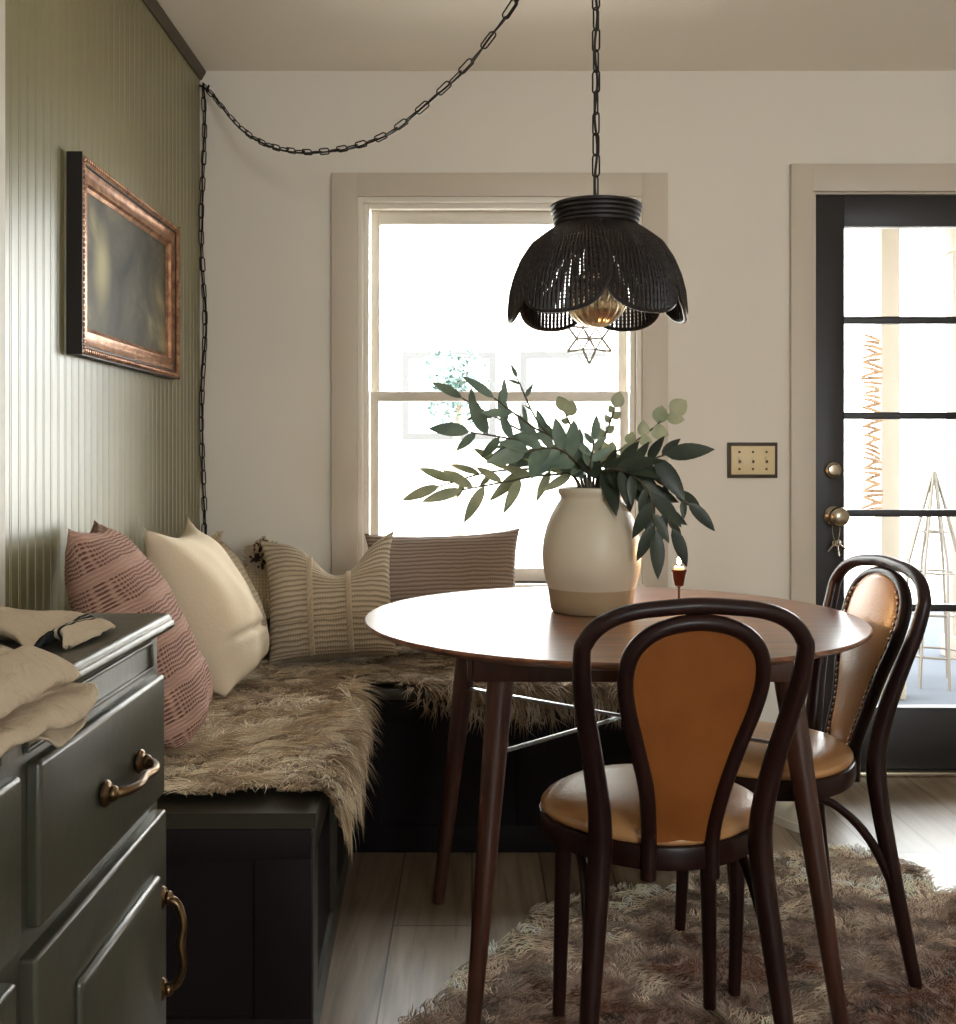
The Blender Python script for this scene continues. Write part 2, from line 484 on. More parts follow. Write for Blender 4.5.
# cornice strip along the left wall
b = M(); b.add([(XL, 2.096, ZC), (XL + .02, 2.096, ZC), (XL + .02, 2.096, ZC - .008), (XL + .006, 2.096, ZC - .032), (XL, 2.096, ZC - .032),
                (XL, YB, ZC), (XL + .02, YB, ZC), (XL + .02, YB, ZC - .008), (XL + .006, YB, ZC - .032), (XL, YB, ZC - .032)],
               [(0, 1, 2, 3, 4), (5, 6, 7, 8, 9), (0, 1, 6, 5), (1, 2, 7, 6), (2, 3, 8, 7), (3, 4, 9, 8), (4, 0, 5, 9)])
tag(b.build('trim_2', 'greentrim', smooth=False), kind='structure')

tag(M().box(XL - .2, XR + .2, YF - .2, YB + TH, -.1, 0).build('floor', 'floor', smooth=False), kind='structure')
tag(M().box(XL - .2, XR + .2, YF - .2, YB + TH, ZC, ZC + .1).build('ceiling', 'ceil', smooth=False), kind='structure')


def wall_xz(name, x0, x1, y0, y1, holes, mat):
    """wall running along x with rectangular openings (hx0,hx1,hz0,hz1)"""
    xs = sorted({x0, x1, *[h[0] for h in holes], *[h[1] for h in holes]})
    zs = sorted({0, ZC, *[h[2] for h in holes], *[h[3] for h in holes]})
    bm = M()
    for i in range(len(xs) - 1):
        for j in range(len(zs) - 1):
            cx, cz = (xs[i] + xs[i + 1]) / 2, (zs[j] + zs[j + 1]) / 2
            if any(h[0] < cx < h[1] and h[2] < cz < h[3] for h in holes): continue
            bm.box(xs[i], xs[i + 1], y0, y1, zs[j], zs[j + 1])
    return tag(bm.build(name, mat, smooth=False), kind='structure')


WX0, WX1, WZ0, WZ1 = -.392, .582, .66, 1.985       # window opening
DX0, DX1, DZ1 = 1.160, 2.072, 2.008                 # door opening
wall_xz('wall_back', XL - TH, XR + TH, YB, YB + TH, [(WX0, WX1, WZ0, WZ1), (DX0, DX1, 0, DZ1)], 'wall')
RW = (.9, 2.2, .95, 2.15)                         # unseen window added behind the camera for fill light
wall_xz('wall_front', XL - TH, XR + TH, YF - TH, YF, [RW], 'wall')
tag(M().box(XR, XR + TH, YF, YB, 0, ZC).build('wall_right', 'wall', smooth=False), kind='structure')
# baseboards
b = M(); b.box(2.17, XR, YB - .016, YB, 0, .12, .003); b.box(.70, 1.08, YB - .016, YB, 0, .12, .003)
tag(b.build('baseboard_back', 'trim'), kind='structure')
b = M(); b.box(XR - .016, XR, YF, YB - .02, 0, .12, .003)
tag(b.build('baseboard_right', 'trim'), kind='structure')

# ---- window in the back wall
w = structure('window_1')
S = lambda u: (u - CX) * YB / FPX
Zv = lambda v: H - (v - CY) * YB / FPX
b = M()
ca, cb, ct = S(332), S(667), Zv(174)
b.box(ca, WX0, YB - .022, YB, .60, ct, .003); b.box(WX1, cb, YB - .022, YB, .60, ct, .003)
b.box(WX0 - .002, WX1 + .002, YB - .021, YB, WZ1, ct, .003)
b.build('casing', 'trim', w)
b = M()
# jamb lining and inner stops, stepped
b.box(WX0, WX0 + .018, YB - .012, YB + TH, WZ0, WZ1, .002); b.box(WX1 - .018, WX1, YB - .012, YB + TH, WZ0, WZ1, .002)
b.box(WX0 + .018, WX1 - .018, YB - .012, YB + TH, WZ1 - .018, WZ1, .002)
b.box(WX0 + .018, WX0 + .036, YB + .012, YB + .04, WZ0, WZ1 - .018, .002); b.box(WX1 - .036, WX1 - .018, YB + .012, YB + .04, WZ0, WZ1 - .018, .002)
b.box(WX0 + .036, WX1 - .036, YB + .012, YB + .04, WZ1 - .036, WZ1 - .018, .002)
b.build('jamb', 'sash', w)
b = M(); b.box(WX0 - .005, WX1 + .005, YB - .05, YB + TH, WZ0 - .03, WZ0, .004); b.box(ca, cb, YB - .02, YB, .57, .63, .003)
b.build('window_sill', 'sash', w)
gx0, gx1 = -.325, .515
mz = 1.305


def sash(name, y0, y1, z0, z1, bot, top):
    b = M()
    b.box(WX0 + .036, gx0, y0, y1, z0, z1, .003); b.box(gx1, WX1 - .036, y0, y1, z0, z1, .003)
    b.box(gx0 - .001, gx1 + .001, y0, y1, z0, z0 + bot, .003); b.box(gx0 - .001, gx1 + .001, y0, y1, z1 - top, z1, .003)
    o = b.build(name, 'sash', w)
    M().box(gx0 - .004, gx1 + .004, (y0 + y1) / 2 - .002, (y0 + y1) / 2 + .002, z0 + bot - .004, z1 - top + .004).build('glass', 'glass', o, smooth=False)


sash('upper_sash', YB + .085, YB + .118, mz - .012, WZ1 - .018, .03, .055)
sash('lower_sash', YB + .045, YB + .078, WZ0, mz + .016, .045, .034)

# ---- glazed door in the back wall
d = structure('door_1')
b = M()
dca, dct = S(789.5), Zv(165)
b.box(dca, DX0 + .006, YB - .022, YB, 0, dct, .003); b.box(DX1 - .006, DX1 + .09, YB - .022, YB, 0, dct, .003)
b.box(DX0 + .004, DX1 - .004, YB - .021, YB, DZ1 - .006, dct, .003)
b.build('casing', 'trim', d)
b = M(); b.box(DX0, DX0 + .02, YB - .005, YB + TH, 0, DZ1); b.box(DX1 - .02, DX1, YB - .005, YB + TH, 0, DZ1); b.box(DX0 + .02, DX1 - .02, YB - .005, YB + TH, DZ1 - .012, DZ1)
b.build('jamb', 'trim', d)
M().box(DX0 + .02, DX1 - .02, YB - .03, YB + TH, 0, .018, .003).build('threshold', 'nickel', d)
DY0, DY1 = YB + .004, YB + .048
sx0, sx1 = DX0 + .022, DX1 - .022
lx0, lx1 = S(845), sx1 - .10
rails = [(Zv(776), Zv(708)), (Zv(612), Zv(605)), (Zv(517), Zv(510)), (Zv(419), Zv(412)), (Zv(323), Zv(316)), (Zv(226), DZ1 - .014)]
b = M()
b.box(sx0, lx0, DY0, DY1, .02, DZ1 - .014, .002); b.box(lx1, sx1, DY0, DY1, .02, DZ1 - .014, .002)
for i, (z0, z1) in enumerate(rails):
    z0 = max(z0, .02)
    ins = 0 if i in (0, 5) else .006
    b.box(lx0 - .001, lx1 + .001, DY0 + ins, DY1 - ins, z0, z1, .002)
b.build('door_leaf', 'doorblk', d)
for i in range(5):
    M().box(lx0 - .004, lx1 + .004, (DY0 + DY1) / 2 - .002, (DY0 + DY1) / 2 + .002, rails[i][1] - .004, rails[i + 1][0] + .004).build('glass', 'glass', d, smooth=False)
ky = DY0


def lathe_y(prof, c, n=28):
    """turned shape whose axis points into the room (towards -y)"""
    bm = M().lathe([(r, z) for r, z in prof], (0, 0, 0), n)
    R = Matrix.Translation(c) @ Matrix.Rotation(PI / 2, 4, 'X')
    bm.v = [tuple(R @ Vector(p)) for p in bm.v]
    return bm


kx = S(834)
lathe_y([(.029, 0), (.030, .004), (.027, .010), (.020, .013), (.018, .018), (.012, .019)], (kx - .003, ky, Zv(470)), 28).build('deadbolt', 'nickel', d)
kb = lathe_y([(.034, 0), (.034, .004), (.030, .008), (.016, .012), (.012, .03), (.016, .036), (.030, .044), (.034, .056), (.031, .068), (.018, .075), (.004, .076)], (kx, ky, Zv(516)), 32)
kb.build('door_knob', 'nickel', d)

# keys on a ring hanging off the knob
kr = thing('key_ring', 'small keys on a wire loop hanging from the door knob', 'keys', (kx, ky - .028, Zv(516) - .012))
X = W(kr)
b = M()
zc = Zv(516)
b.tube([(kx + .013 * math.sin(a) * (1 if a < PI else 1), ky - .026, zc - .035 + .05 * math.cos(a)) for a in [2 * PI * i / 24 for i in range(24)]], .0012, 6, closed=True)
b.build('loop', 'nickel', kr, xf=X)
for i, (ang, L_) in enumerate(((.9, .055), (-.7, .045), (.15, .05))):
    b = M()
    c = Vector((kx, ky - .027 - .003 * i, zc - .085))
    dr = Vector((math.sin(ang), 0, -math.cos(ang))); sd = Vector((dr.z, 0, -dr.x))
    b.tube([c + dr * .008 + (dr * math.cos(a) + sd * math.sin(a)) * .008 for a in [2 * PI * k / 14 for k in range(14)]], .0022, 6, closed=True)
    b.tube([c + dr * .016, c + dr * L_], .0024, 6)
    for t in (.7, .82, .94):
        b.tube([c + dr * L_ * t, c + dr * L_ * t + sd * .006], .0015, 5)
    b.build('key', 'nickel', kr, xf=X)

# light switch plate
sp = thing('switch_plate', 'ivory three-gang switch plate with a dark border on the cream wall', 'light switch', (S(752), YB, Zv(460)))
X = W(sp)
b = M(); b.box(S(727), S(777), YB - .008, YB, Zv(478), Zv(442.5), .002); b.build('border', 'platefr', sp, xf=X)
b = M(); b.box(S(730.5), S(774), YB - .013, YB - .008, Zv(474.5), Zv(446), .002); b.build('plate', 'plate', sp, xf=X)
for u in (738.5, 752, 765.5):
    b = M(); b.box(S(u) - .004, S(u) + .004, YB - .016, YB - .012, Zv(460) - .012, Zv(460) + .012, .001)
    t = b.build('toggle', 'plate', sp, xf=X)
    b = M(); b.box(S(u) - .0028, S(u) + .0028, YB - .024, YB - .015, Zv(460) - .010, Zv(460) - .001, .001, mat=None); b.build('lever', 'darkdot', t, xf=X)
    for v in (452, 469):
        M().ball((S(u), YB - .013, Zv(v)), .0042, 10, 6, (1, .4, 1)).build('screw', 'darkdot', sp, xf=X)

# unseen rear window, added to brighten the room
def plain_fill_window(name, x0, x1, z0, z1, yc, axis):
    w2 = structure(name)
    b = M(); g = M()
    n = 3
    def bx(a0, a1, h0, h1, t, m):
        if axis == 'x': m.box(a0, a1, yc - t, yc + t, h0, h1)
        else: m.box(yc - t, yc + t, a0, a1, h0, h1)
    for k in range(n + 1):
        a = lerp(x0, x1, k / n); bx(max(x0, a - .025), min(x1, a + .025), z0, z1, .03, b)
    bx(x0, x1, z0, z0 + .04, .035, b); bx(x0, x1, z1 - .04, z1, .035, b)
    bx(x0, x1, z0, z1, .002, g)
    b.build('window_frame', 'sash', w2, smooth=False); g.build('glass', 'glass', w2, smooth=False)


plain_fill_window('fill_window', RW[0], RW[1], RW[2], RW[3], YF - TH / 2, 'x')

# ------------------------------------------------------------------ painting
FY0, FY1, FZ0, FZ1 = 2.468, 3.285, 1.335, 1.797
pt = thing('framed_painting', 'dark old landscape painting in a worn gilt frame on the green wall', 'painting', (XL, (FY0 + FY1) / 2, FZ0))
X = W(pt)
fw = .064
prof = [(0, 0), (0, .030), (.004, .036), (.012, .036), (.017, .030), (.026, .024), (.040, .022), (.050, .026), (.056, .026), (.060, .018), (.068, .014), (.068, 0)]
corners = [(FY0, FZ0, 1, 1), (FY1, FZ0, -1, 1), (FY1, FZ1, -1, -1), (FY0, FZ1, 1, -1)]
b = M(); vs = []; k = len(prof)
for (yy, zz, sy, sz) in corners:
    for (q, hh) in prof: vs.append((XL + .0015 + hh, yy + sy * q, zz + sz * q))
fs = [(c * k + i, c * k + (i + 1) % k, ((c + 1) % 4) * k + (i + 1) % k, ((c + 1) % 4) * k + i) for c in range(4) for i in range(k)]
b.add(vs, fs); fr = b.build('frame', 'gilt', pt, angle=30, xf=X)
# dark groove, and an outer edge coloured dark as the frame's unlit side
b = M()
t = .003
b.box(XL + .0012, XL + .0372, FY0 - t, FY0, FZ0 - t, FZ1 + t); b.box(XL + .0012, XL + .0372, FY1, FY1 + t, FZ0 - t, FZ1 + t)
b.box(XL + .0012, XL + .030, FY0, FY1, FZ0 - t, FZ0); b.box(XL + .0012, XL + .030, FY0, FY1, FZ1, FZ1 + t)
b.build('shaded_edge', 'framedark', pt, smooth=False, xf=X)
b = M()
for (a0, a1, c0, c1) in ((FY0 + .018, FY1 - .018, FZ0 + .018, FZ1 - .018),):
    q = .0255
    pts = [(a0, c0), (a1, c0), (a1, c1), (a0, c1)]
    for i in range(4):
        p, r = pts[i], pts[(i + 1) % 4]
        b.tube([(XL + .029, p[0], p[1]), (XL + .029, r[0], r[1])], .0035, 6)
b.build('groove', 'framedark', fr, xf=X)
# beaded outer moulding
b = M()
def beads(p, r, m):
    for i in range(m):
        t = (i + .5) / m
        b.ball((XL + .0375, lerp(p[0], r[0], t), lerp(p[1], r[1], t)), .0052, 7, 5, (.7, 1, 1))
q = .008
beads((FY0 + q, FZ0 + q), (FY1 - q, FZ0 + q), 58); beads((FY0 + q, FZ1 - q), (FY1 - q, FZ1 - q), 58)
beads((FY0 + q, FZ0 + q), (FY0 + q, FZ1 - q), 34); beads((FY1 - q, FZ0 + q), (FY1 - q, FZ1 - q), 34)
b.build('beading', 'gilt', fr, xf=X)
M().box(XL + .005, XL + .013, FY0 + fw - .008, FY1 - fw + .008, FZ0 + fw - .008, FZ1 - fw + .008).build('canvas', 'canvas', pt, smooth=False, xf=X)

# ------------------------------------------------------------------ sideboard
CFX, CTX, CE = -.380, -.366, 1.318         # face plane, top's front edge, far end of the top
sb = thing('sideboard', 'green-grey painted sideboard with bronze pulls against the left wall', 'sideboard', (-.65, .8, 0))
X = W(sb)
b = M()
CB0, CB1 = .02, 1.296
b.box(XL + .004, CFX - .02, CB0, CB1, .08, .884, .002)                       # carcass
b.box(CFX - .021, CFX - .001, CB0, CB1, .08, .884, .0015)                   # face board
b.box(XL + .03, CFX - .06, CB0 + .02, CB1 - .03, 0, .08)                      # plinth
b.build('body', 'cab', sb, xf=X)
b = M()
pr = [(CFX - .004, .884), (CTX - .004, .886), (CTX - .001, .889), (CTX, .8925), (CTX - .001, .8955), (CTX - .004, .897), (CTX - .004, .899), (CTX - .007, .9035), (CTX - .013, .905)]
vs = [(x, CB0 - .02, z) for x, z in pr] + [(XL + .003, CB0 - .02, .905), (XL + .003, CB0 - .02, .884)]
k = len(vs); vs += [(x, CE, z) for x, y_, z in vs]
b.add(vs, [tuple(range(k)), tuple(range(k, 2 * k))] + [(i, (i + 1) % k, k + (i + 1) % k, k + i) for i in range(k)])
b.build('top', 'cab', sb, xf=X, angle=50)


def ring_molding(bm, y0, y1, z0, z1, wdt, x0, x1):
    """a raised rectangular moulding on the face plane"""
    for (a0, a1, c0, c1) in ((y0, y1, z1 - wdt, z1), (y0, y1, z0, z0 + wdt), (y0, y0 + wdt, z0 + wdt, z1 - wdt), (y1 - wdt, y1, z0 + wdt, z1 - wdt)):
        bm.box(x0, x1, a0, a1, c0, c1, min(wdt, x1 - x0) * .3)


b = M()
for (a, c) in ((.12, .86), (.91, 1.27)):
    ring_molding(b, a, c, .846, .880, .004, CFX - .002, CFX + .003)
b.build('frieze_bead', 'cab', sb, xf=X)


def bow_pull(bm, p, q, out, r=.0042):
    """a bow handle from p to q standing out along +x"""
    P, Q = Vector(p), Vector(q)
    ctr = [P, P + Vector((out * .8, 0, 0)) + (Q - P) * .06, P + (Q - P) * .28 + Vector((out * 1.15, 0, 0)), P + (Q - P) * .5 + Vector((out, 0, 0)),
           P + (Q - P) * .72 + Vector((out * 1.15, 0, 0)), Q + Vector((out * .8, 0, 0)) - (Q - P) * .06, Q]
    path = smooth_path(ctr, 30)
    rs = [r * (1.0 + .45 * abs(2 * i / 30 - 1) ** 2 + (.5 if 12 <= i <= 18 else 0) * (1 - abs(i - 15) / 4)) for i in range(31)]
    bm.tube(path, rs, 10)
    for e in (P, Q):
        bm.ball(e + Vector((.003, 0, 0)), .0135, 14, 8, (.45, 1, 1))
        bm.ball(e + Vector((.010, 0, 0)), .008, 12, 8, (.8, 1, 1))


def drawer_front(y0, y1, handle):
    b = M(); b.box(CFX - .004, CFX + .012, y0, y1, .694, .838, .005, 3)
    o = b.build('drawer', 'cab', sb, xf=X)
    if handle:
        m = M(); bow_pull(m, (CFX + .014, handle[0], .764), (CFX + .014, handle[1], .764), .024); m.build('handle', 'brass', o, xf=X)


drawer_front(.914, 1.284, (1.062, 1.172)); drawer_front(.50, .877, (.64, .75)); drawer_front(.06, .46, (.2, .31))


def door_front(y0, y1, hy):
    b = M(); b.box(CFX - .004, CFX + .014, y0, y1, .13, .676, .004, 3)
    o = b.build('door', 'cab', sb, xf=X)
    m = M(); m.box(CFX + .011, CFX + .022, y0 + .085, y1 - .045, .19, .615, .006, 3); m.build('panel', 'cab', o, xf=X)
    m = M(); bow_pull(m, (CFX + .012, hy, .578), (CFX + .012, hy, .470), .024, .0045); m.build('handle', 'brass', o, xf=X)


door_front(.900, 1.284, 1.262); door_front(.50, .862, .53); door_front(.06, .46, .43)

# ------------------------------------------------------------------ benches
SEAT = .45
BX = lambda y: -.283 - .045 * (y - 1.94)         # the long bench runs very slightly out of square
BN = 1.945                                       # its near end
BF = 2.957                                       # front of the bench under the window
bl = thing('window_bench', 'dark olive storage bench with panelled end along the green wall', 'bench', (-.6, 2.4, 0))
X = W(bl)
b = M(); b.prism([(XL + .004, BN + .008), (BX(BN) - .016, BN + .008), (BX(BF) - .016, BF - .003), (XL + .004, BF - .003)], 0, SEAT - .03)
b.build('carcass', 'bench_shaded', bl, smooth=False, xf=X)
b = M(); b.prism([(XL + .004, BN - .004), (BX(BN), BN - .004), (BX(BF), BF - .004), (XL + .004, BF - .004)], SEAT - .028, SEAT)
b.build('seat_lid', 'bench', bl, smooth=False, xf=X)
b = M()
ez = SEAT - .03
xr_ = BX(BN) - .008
b.box(XL + .004, xr_, BN - .002, BN + .012, ez - .055, ez, .002); b.box(XL + .004, xr_, BN - .002, BN + .012, 0, .075, .002)
b.box(xr_ - .105, xr_, BN - .0015, BN + .012, .074, ez - .054, .002); b.box(XL + .004, XL + .10, BN - .0015, BN + .012, .074, ez - .054, .002)
b.build('end_frame', 'bench_shaded', bl, xf=X)
# long face: rails and stiles
b = M()
def on_face(y0, y1, z0, z1, t=.010):
    b.add([(BX(y0) - .016, y0, z0), (BX(y0) - .016 + t, y0, z0), (BX(y0) - .016 + t, y0, z1), (BX(y0) - .016, y0, z1),
           (BX(y1) - .016, y1, z0), (BX(y1) - .016 + t, y1, z0), (BX(y1) - .016 + t, y1, z1), (BX(y1) - .016, y1, z1)],
          [(0, 1, 2, 3), (4, 5, 6, 7), (0, 1, 5, 4), (1, 2, 6, 5), (2, 3, 7, 6), (3, 0, 4, 7)])
on_face(BN + .01, BF - .004, ez - .06, ez); on_face(BN + .01, BF - .004, 0, .075)
for y0 in (BN + .01, 2.41, BF - .084): on_face(y0, y0 + .08, .075, ez - .06)
b.build('face_frame', 'bench', bl, smooth=False, xf=X)

bb = thing('window_bench', 'dark storage bench under the window behind the round table', 'bench', (-.1, 3.3, 0))
X = W(bb)
BE = .66
b = M(); b.box(XL + .004, BE - .01, BF + .012, YB - .03, 0, SEAT - .03); b.build('carcass', 'bench_shaded', bb, smooth=False, xf=X)
b = M(); b.box(XL + .004, BE + .006, BF, YB - .024, SEAT - .028, SEAT, .003); b.build('seat_lid', 'bench', bb, xf=X)
b = M()
b.box(-.33, BE - .005, BF + .003, BF + .013, ez - .06, ez, .002); b.box(-.33, BE - .005, BF + .003, BF + .013, 0, .075, .002)
for x0 in (-.33, .125, BE - .085): b.box(x0, x0 + .08, BF + .0035, BF + .013, .074, ez - .059, .002)
b.build('face_frame', 'bench_shaded', bb, xf=X)

# ------------------------------------------------------------------ fur
def strands(name, roots, norms, dirs, lens, wid, cols, mat, parent, curl=.0, xf=None, root_tone=.88):
    """one mesh of tapering three-sided strands; all arrays (n,3) / (n,)"""
    n = len(roots)
    ts = np.array([0, .4, .75])
    side = np.cross(norms, dirs); side /= np.linalg.norm(side, axis=1)[:, None] + 1e-9
    V = np.zeros((n, 10, 3)); C = np.zeros((n, 10, 4)); C[..., 3] = 1
    def pos(t):
        a = (t - .42 * t * t)[..., None] if isinstance(t, np.ndarray) else t - .42 * t * t
        return roots + norms * (lens * a)[:, None] * .75 + dirs * (lens * (t * .55 + .55 * t * t))[:, None] - np.array([0, 0, 1]) * (lens * .25 * t * t)[:, None] + side * (curl * lens * math.sin(t * 5) * nr.normal(0, 1, n))[:, None]
    for k, t in enumerate(ts):
        p = pos(float(t)); w = wid * (1 - .55 * t)
        for j in range(3):
            a = 2 * PI * j / 3
            V[:, k * 3 + j] = p + side * (w * math.cos(a))[:, None] + norms * (w * math.sin(a) * .6)[:, None]
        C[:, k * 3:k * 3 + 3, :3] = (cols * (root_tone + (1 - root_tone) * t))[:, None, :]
    V[:, 9] = pos(1.0); C[:, 9, :3] = cols
    F = []
    base = (np.arange(n) * 10)[:, None]
    q = []
    for k in (0, 1):
        for j in range(3):
            q.append([k * 3 + j, k * 3 + (j + 1) % 3, k * 3 + 3 + (j + 1) % 3, k * 3 + 3 + j])
    t3 = [[6 + j, 6 + (j + 1) % 3, 9] for j in range(3)]
    Q = (base[:, :, None] + np.array(q)[None]).reshape(-1, 4); T3 = (base[:, :, None] + np.array(t3)[None]).reshape(-1, 3)
    me = bpy.data.meshes.new(name)
    vs = V.reshape(-1, 3)
    if xf is not None:
        Mx = np.array(xf); vs = vs @ Mx[:3, :3].T + Mx[:3, 3]
    me.vertices.add(len(vs)); me.vertices.foreach_set('co', vs.ravel().astype(np.float32))
    nl = len(Q) * 4 + len(T3) * 3
    me.loops.add(nl); me.loops.foreach_set('vertex_index', np.concatenate([Q.ravel(), T3.ravel()]).astype(np.int32))
    me.polygons.add(len(Q) + len(T3))
    me.polygons.foreach_set('loop_start', np.concatenate([np.arange(len(Q)) * 4, len(Q) * 4 + np.arange(len(T3)) * 3]).astype(np.int32))
    me.polygons.foreach_set('use_smooth', np.ones(len(Q) + len(T3), dtype=bool))
    me.update(calc_edges=True)
    ca = me.color_attributes.new('Col', 'FLOAT_COLOR', 'POINT')
    ca.data.foreach_set('color', C.reshape(-1, 4).ravel().astype(np.float32))
    me.materials.append(MAT[mat])
    o = bpy.data.objects.new(name, me); COL.objects.link(o)
    o.parent = parent; o['kind'] = 'stuff'
    return o


def fur_fields(P, flow, clump, seed, gather=.55):
    """clumped growth directions for root points P (n,3) around a mean flow (n,3)"""
    r = np.random.default_rng(seed)
    k = max(8, int(clump))
    cen = P[r.integers(0, len(P), k)]
    idx = np.zeros(len(P), int); best = np.full(len(P), 1e9)
    for i in range(k):
        dd = ((P - cen[i]) ** 2).sum(1); m = dd < best; best[m] = dd[m]; idx[m] = i
    ang = r.normal(0, .75, k)[idx] + r.normal(0, .28, len(P))
    ca, sa = np.cos(ang), np.sin(ang)
    fx = flow[:, 0] * ca - flow[:, 1] * sa; fy = flow[:, 0] * sa + flow[:, 1] * ca
    d = np.stack([fx, fy, flow[:, 2]], 1)
    pull = cen[idx] - P
    d = d + pull / (np.linalg.norm(pull, axis=1)[:, None] + .02) * gather
    d /= np.linalg.norm(d, axis=1)[:, None] + 1e-9
    return d, idx, r


def hide_profile(s, edge, drop_r):
    """fold a flat coordinate s past an edge at `edge` down the side: returns (along, dz)"""
    if s <= edge - drop_r: return s, 0.
    a = (s - (edge - drop_r)) / drop_r
    if a < PI / 2: return edge - drop_r + drop_r * math.sin(a), -drop_r * (1 - math.cos(a))
    return edge, -drop_r - (s - (edge - drop_r) - drop_r * PI / 2)


def throw(label, outline, fold_axis, edge_fn, nst, seed, cols, length, zbase, group):
    """a sheepskin: hide mesh plus its wool; outline is a polygon in flat sheet coordinates"""
    cx = sum(p[0] for p in outline) / len(outline); cy = sum(p[1] for p in outline) / len(outline)
    root = thing('sheepskin_throw', label, 'throw', (cx, cy, zbase), 0, group)
    X = W(root)
    pts = smooth_path(outline + [outline[0]], 90)[:-1] if False else [Vector((p[0], p[1], 0)) for p in outline]
    def lift(x, y, h):
        if fold_axis == 'x':
            e = edge_fn(y); a, dz = hide_profile(x, e + .012, .02); return Vector((a + (h if dz < -.02 else h * .3 if dz < 0 else 0), y, zbase + dz + (h if dz > -.02 else 0)))
        e = edge_fn(x); a, dz = hide_profile(-y, -e + .012, .02); return Vector((x, -a - (h if dz < -.02 else h * .3 if dz < 0 else 0), zbase + dz + (h if dz > -.02 else 0)))
    xs = [p[0] for p in outline]; ys = [p[1] for p in outline]
    poly = np.array(outline)
    def inside(P):
        c = np.zeros(len(P), bool); n = len(poly)
        for i in range(n):
            a, bq = poly[i], poly[(i + 1) % n]
            m = ((a[1] > P[:, 1]) != (bq[1] > P[:, 1])) & (P[:, 0] < (bq[0] - a[0]) * (P[:, 1] - a[1]) / (bq[1] - a[1] + 1e-12) + a[0])
            c ^= m
        return c
    # hide
    st = .012
    gx = np.arange(min(xs), max(xs) + st, st); gy = np.arange(min(ys), max(ys) + st, st)
    G = np.array([(x, y) for x in gx for y in gy]); ins = inside(G).reshape(len(gx), len(gy))
    b = M(); ind = {}
    def vid(i, j):
        if (i, j) not in ind:
            ind[(i, j)] = len(b.v); b.v.append(tuple(lift(gx[i], gy[j], .012)))
        return ind[(i, j)]
    for i in range(len(gx) - 1):
        for j in range(len(gy) - 1):
            if ins[max(0, i - 1):i + 3, max(0, j - 1):j + 3].all():
                b.f.append((vid(i, j), vid(i + 1, j), vid(i + 1, j + 1), vid(i, j + 1)))
    hide = b.build('hide', 'skin', root, xf=X)
    md = hide.modifiers.new('thick', 'SOLIDIFY'); md.thickness = .008; md.offset = 0
    r = np.random.default_rng(seed)
    P2 = np.stack([r.uniform(min(xs), max(xs), nst * 3), r.uniform(min(ys), max(ys), nst * 3)], 1)
    P2 = P2[inside(P2)][:nst]
    e = .004
    A = np.array([lift(x, y, .014) for x, y in P2]); B = np.array([lift(x + e, y, .014) for x, y in P2]); Cc = np.array([lift(x, y + e, .014) for x, y in P2])
    tu, tv = (B - A), (Cc - A); N = np.cross(tu, tv); N /= np.linalg.norm(N, axis=1)[:, None] + 1e-9
    return root, X, P2, A, N, tu / e, tv / e


GOLD = np.array([s2l(232, 212, 180), s2l(214, 190, 156), s2l(244, 228, 200), s2l(188, 160, 126), s2l(152, 124, 96)])
GREY = np.array([s2l(206, 188, 162), s2l(180, 160, 134), s2l(226, 210, 186), s2l(140, 118, 94)])


def grow(root, X, P2, A, N, tu, tv, seed, clump, length, pal, wid, wild=1.0, rim=None):
    ang0 = np.array([1.2 * nz(p[0] * 3.1, p[1] * 3.1, seed) * 2.2 * wild - .9 for p in P2])
    flow = tu * np.cos(ang0)[:, None] + tv * np.sin(ang0)[:, None]
    flow[:, :] = flow / (np.linalg.norm(flow, axis=1)[:, None] + 1e-9)
    if rim is not None:
        Q = np.array(rim); cen = Q.mean(0)
        for k in range(len(P2)):
            dd_ = ((Q - P2[k]) ** 2).sum(1); m = dd_.argmin(); e = math.sqrt(dd_[m])
            if e < .07:
                o = Q[m] - P2[k] if e > .004 else Q[m] - cen
                o = o / (np.linalg.norm(o) + 1e-9); f = 1 - e / .07
                flow[k] = flow[k] * (1 - f) + (tu[k] * o[0] + tv[k] * o[1]) * f * 1.3
    d, idx, r = fur_fields(A, flow, clump, seed)
    d = d - N * (d * N).sum(1)[:, None]; d /= np.linalg.norm(d, axis=1)[:, None] + 1e-9
    ci = r.integers(0, len(pal), int(clump) + 2)[idx]
    c = pal[ci] * .65 + pal[r.integers(0, len(pal), len(A))] * .35
    c = c * r.uniform(.8, 1.15, len(A))[:, None]
    L_ = length * r.uniform(.65, 1.15, len(A)) * (1 + .25 * r.normal(0, 1, int(clump) + 2)[idx].clip(-1, 1))
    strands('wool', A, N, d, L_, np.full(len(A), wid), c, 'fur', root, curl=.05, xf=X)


def blobby(poly, amp, seed, k=14):
    """roughen a polygon's edge"""
    P = smooth_path([(x, y, 0) for x, y in poly] + [(poly[0][0], poly[0][1], 0)], k * len(poly))[:-1]
    return [(p.x + amp * nz(p.x * 9, p.y * 9, seed), p.y + amp * nz(p.x * 9, p.y * 9, seed + 5)) for p in P]


